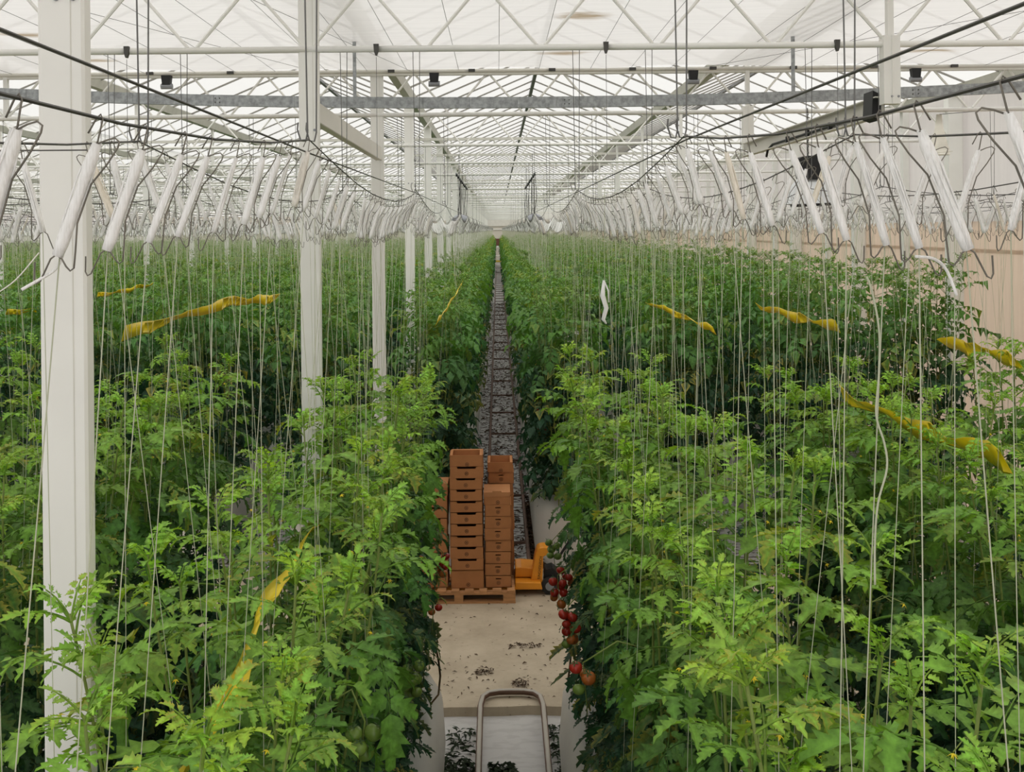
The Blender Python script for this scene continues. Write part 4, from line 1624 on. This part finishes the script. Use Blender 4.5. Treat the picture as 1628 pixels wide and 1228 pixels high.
t = thing('canvas_bag', 'cream canvas bag hanging in front of a column by the right wall', 'bag', (0, 0, 0))
BY = 12.6
p0, p1 = at(1493, 182, BY), at(1490, 247, BY)
b = MB()
rows_ = ((.035, 0), (.05, .15), (.085, .30), (.12, .42), (.135, .50))
for w_, dz in rows_:
    for k in range(10):
        a = k * 2 * PI / 10
        b.v((p0[0] + w_ * math.cos(a) * (1 + .08 * math.sin(3 * a)), BY + .6 * w_ * math.sin(a), p0[2] - dz * 1.0))
for k in range(len(rows_) - 1):
    for q in range(10):
        b.F.append((10 * k + q, 10 * k + (q + 1) % 10, 10 * k + 10 + (q + 1) % 10, 10 * k + 10 + q))
b.F.append(tuple(range(10)))
b.F.append(tuple(reversed(range(40, 50))))
b.obj('bag_body', 'white_canvas', t, smooth=True)
MB().tube([(p0[0] - .13, BY - .07, p0[2] - .48), (p0[0] + .13, BY - .07, p0[2] - .46)], .006, 6).obj('hem_rod', 'white_canvas', t)
MB().tube([(p0[0], BY, p0[2]), (p0[0], TR0 + 2 * TRP, Z(H_BOT))], .004, 5).obj('cord', 'dark_wire', t)

def hoist(x, lab):
    t = thing('festoon_hoist', lab, 'hoist', (x, 21.5, Z(1.2)))
    MB().tube([(0, 0, 0), (0, 8, 0)], .014, 8).obj('track', 'grey_metal', t)
    b = MB()
    for k in range(9):
        b.box((0, .3 + .9 * k, -.02), (.04, .08, .06))
    b.obj('trolley', 'black_plastic', t)
    b = MB()
    for k in range(4):
        y = .4 + 2.0 * k
        b.tube([(.02, y, -.05), (.05 - .03 * k, y + .2, -.5), (.0, y + .5, -.95), (-.02, y + .9, -1.0), (-.02, y + 1.4, -.5), (0, y + 1.8, -.05)], .006, 5)
    b.obj('cable', 'black_plastic', t)
    for k in range(3):
        MB().tube([(0, 1.5 + 2.6 * k, 0), (0, 1.5 + 2.6 * k, H_BOT - 1.2 + .45)], .006, 5).obj('hanger', 'rod', t)
    b = MB().lathe([(.02, -.12), (.14, -.10), (.2, -.02), (.2, .06), (.12, .14), (.05, .16)], (.03, 1.6, -1.0), 14)
    b.obj('motor_housing', 'grey_metal', t, smooth=True)
    MB().tube([(.03, 1.6, -.85), (.03, 1.6, -.05)], .01, 5).obj('chain', 'dark_wire', t)
hoist(.80, 'grey hoist motor hanging from a cable track right of the aisle, deep in the house')
hoist(-.86, 'grey hoist motor hanging from a cable track left of the aisle, deep in the house')

# trolley at the far end of the aisle
t = thing('picking_trolley', 'pale picking trolley with a yellow band at the far end of the aisle', 'trolley', (.08, 104, 0))
b = MB()
for x in (-.42, .42):
    for y in (-.5, .5):
        b.box((x, y, .95), (.05, .05, 1.7))
b.obj('frame', 'white_paint', t)
for k in range(5):
    MB().box((0, 0, .25 + .36 * k), (.84, 1.0, .06)).obj('shelf', 'cream_paint', t)
MB().box((0, -.53, 1.15), (.84, .03, .16)).obj('yellow_band', 'yellow_frame', t)
b = MB()
for x in (-.27, .28):
    for y in (-.4, .4):
        b.lathe([(.06, -.02), (.06, .02)], (x, y, .15), 10, axis='x')
b.obj('wheel', 'rubber', t)

# ------------------------------------------------------------------ litter on the floor
def litter(name, lab, mat, spots, n, size, seed):
    q = random.Random(seed)
    b = MB()
    for i in range(n):
        x0, x1, y0, y1, z0, hp = spots[q.randrange(len(spots))]
        x, y = q.uniform(x0, x1), q.uniform(y0, y1)
        z = z0 + abs(q.gauss(0, hp)) + .004
        a = q.uniform(0, 6.28)
        L = size * q.uniform(.5, 1.4)
        d = Vector((math.cos(a), math.sin(a), q.uniform(-.15, .3)))
        s_ = Vector((-math.sin(a), math.cos(a), q.uniform(-.5, .5)))
        c = Vector((x, y, z))
        w = L * q.uniform(.15, .4)
        up = Vector((0, 0, L * q.uniform(.05, .3)))
        I = [b.v(c - d * L / 2), b.v(c - s_ * w / 2 + up), b.v(c + up * .3), b.v(c + s_ * w / 2 + up), b.v(c + d * L / 2)]
        b.F += [(I[0], I[1], I[2]), (I[0], I[2], I[3]), (I[1], I[4], I[2]), (I[2], I[4], I[3])]
    return tag(b.obj(name, mat), lab, 'leaf litter', None, 'stuff')
litter('leaf_litter', 'dark wilted leaf trimmings heaped beside the rail loop', 'litter',
       [(-.46, -.23, 4.6, 8.75, 0, .03), (-.46, -.23, 6.4, 8.2, 0, .05), (-.46, -.23, 4.6, 7.4, 0, .05), (.40, .56, 4.6, 8.8, 0, .03), (.40, .56, 6.4, 7.9, 0, .04), (-.14, .05, 5.4, 7.3, 0, .015), (-.1, .1, 7.2, 8.2, 0, .012), (.22, .34, 6.2, 7.9, 0, .015)], 5200, .075, 5)
litter('leaf_litter', 'scraps of dry leaf scattered on the concrete path', 'dry_litter',
       [(-.6, .65, 9.2, 12.6, Z_PATH, .003), (-.6, .65, 9.2, 10.2, Z_PATH, .003), (-.25, -.08, 9.72, 9.84, Z_PATH, .01), (.08, .4, 10.32, 10.42, Z_PATH, .012), (.1, .25, 9.45, 9.6, Z_PATH, .008)], 330, .042, 6)
litter('leaf_litter', 'brown dead leaves strewn along the rail aisle beyond the path', 'dry_litter',
       [(-.42, .58, 13, 22, 0, .006), (-.42, .58, 13, 40, 0, .01), (.38, .58, 12.9, 16, 0, .03), (-.42, .58, 22, 60, 0, .015), (-.42, .58, 22, 60, 0, .015)], 5200, .09, 8)
# dry vine hanging at the left of the aisle and one on the right
def vine(P, lab):
    b = MB()
    b.tube([Vector(p) for p in P], [.009, .0085, .008, .008, .0075, .006][:len(P)], 6)
    return tag(b.obj('dry_vine', 'dry_stem', smooth=True), lab, 'vine')
vine([at(688, 985, 7.9), at(690, 1015, 7.9), at(697, 1050, 7.8), at(700, 1075, 7.8), at(697, 1105, 7.7), at(668, 1140, 7.5)], 'brown leafless tomato vine hanging beside the left gutter end')
vine([at(905, 1005, 7.9), at(908, 1035, 7.9), at(906, 1060, 7.9), at(903, 1085, 7.8)], 'thin brown vine hanging below the ripe tomatoes right of the aisle')
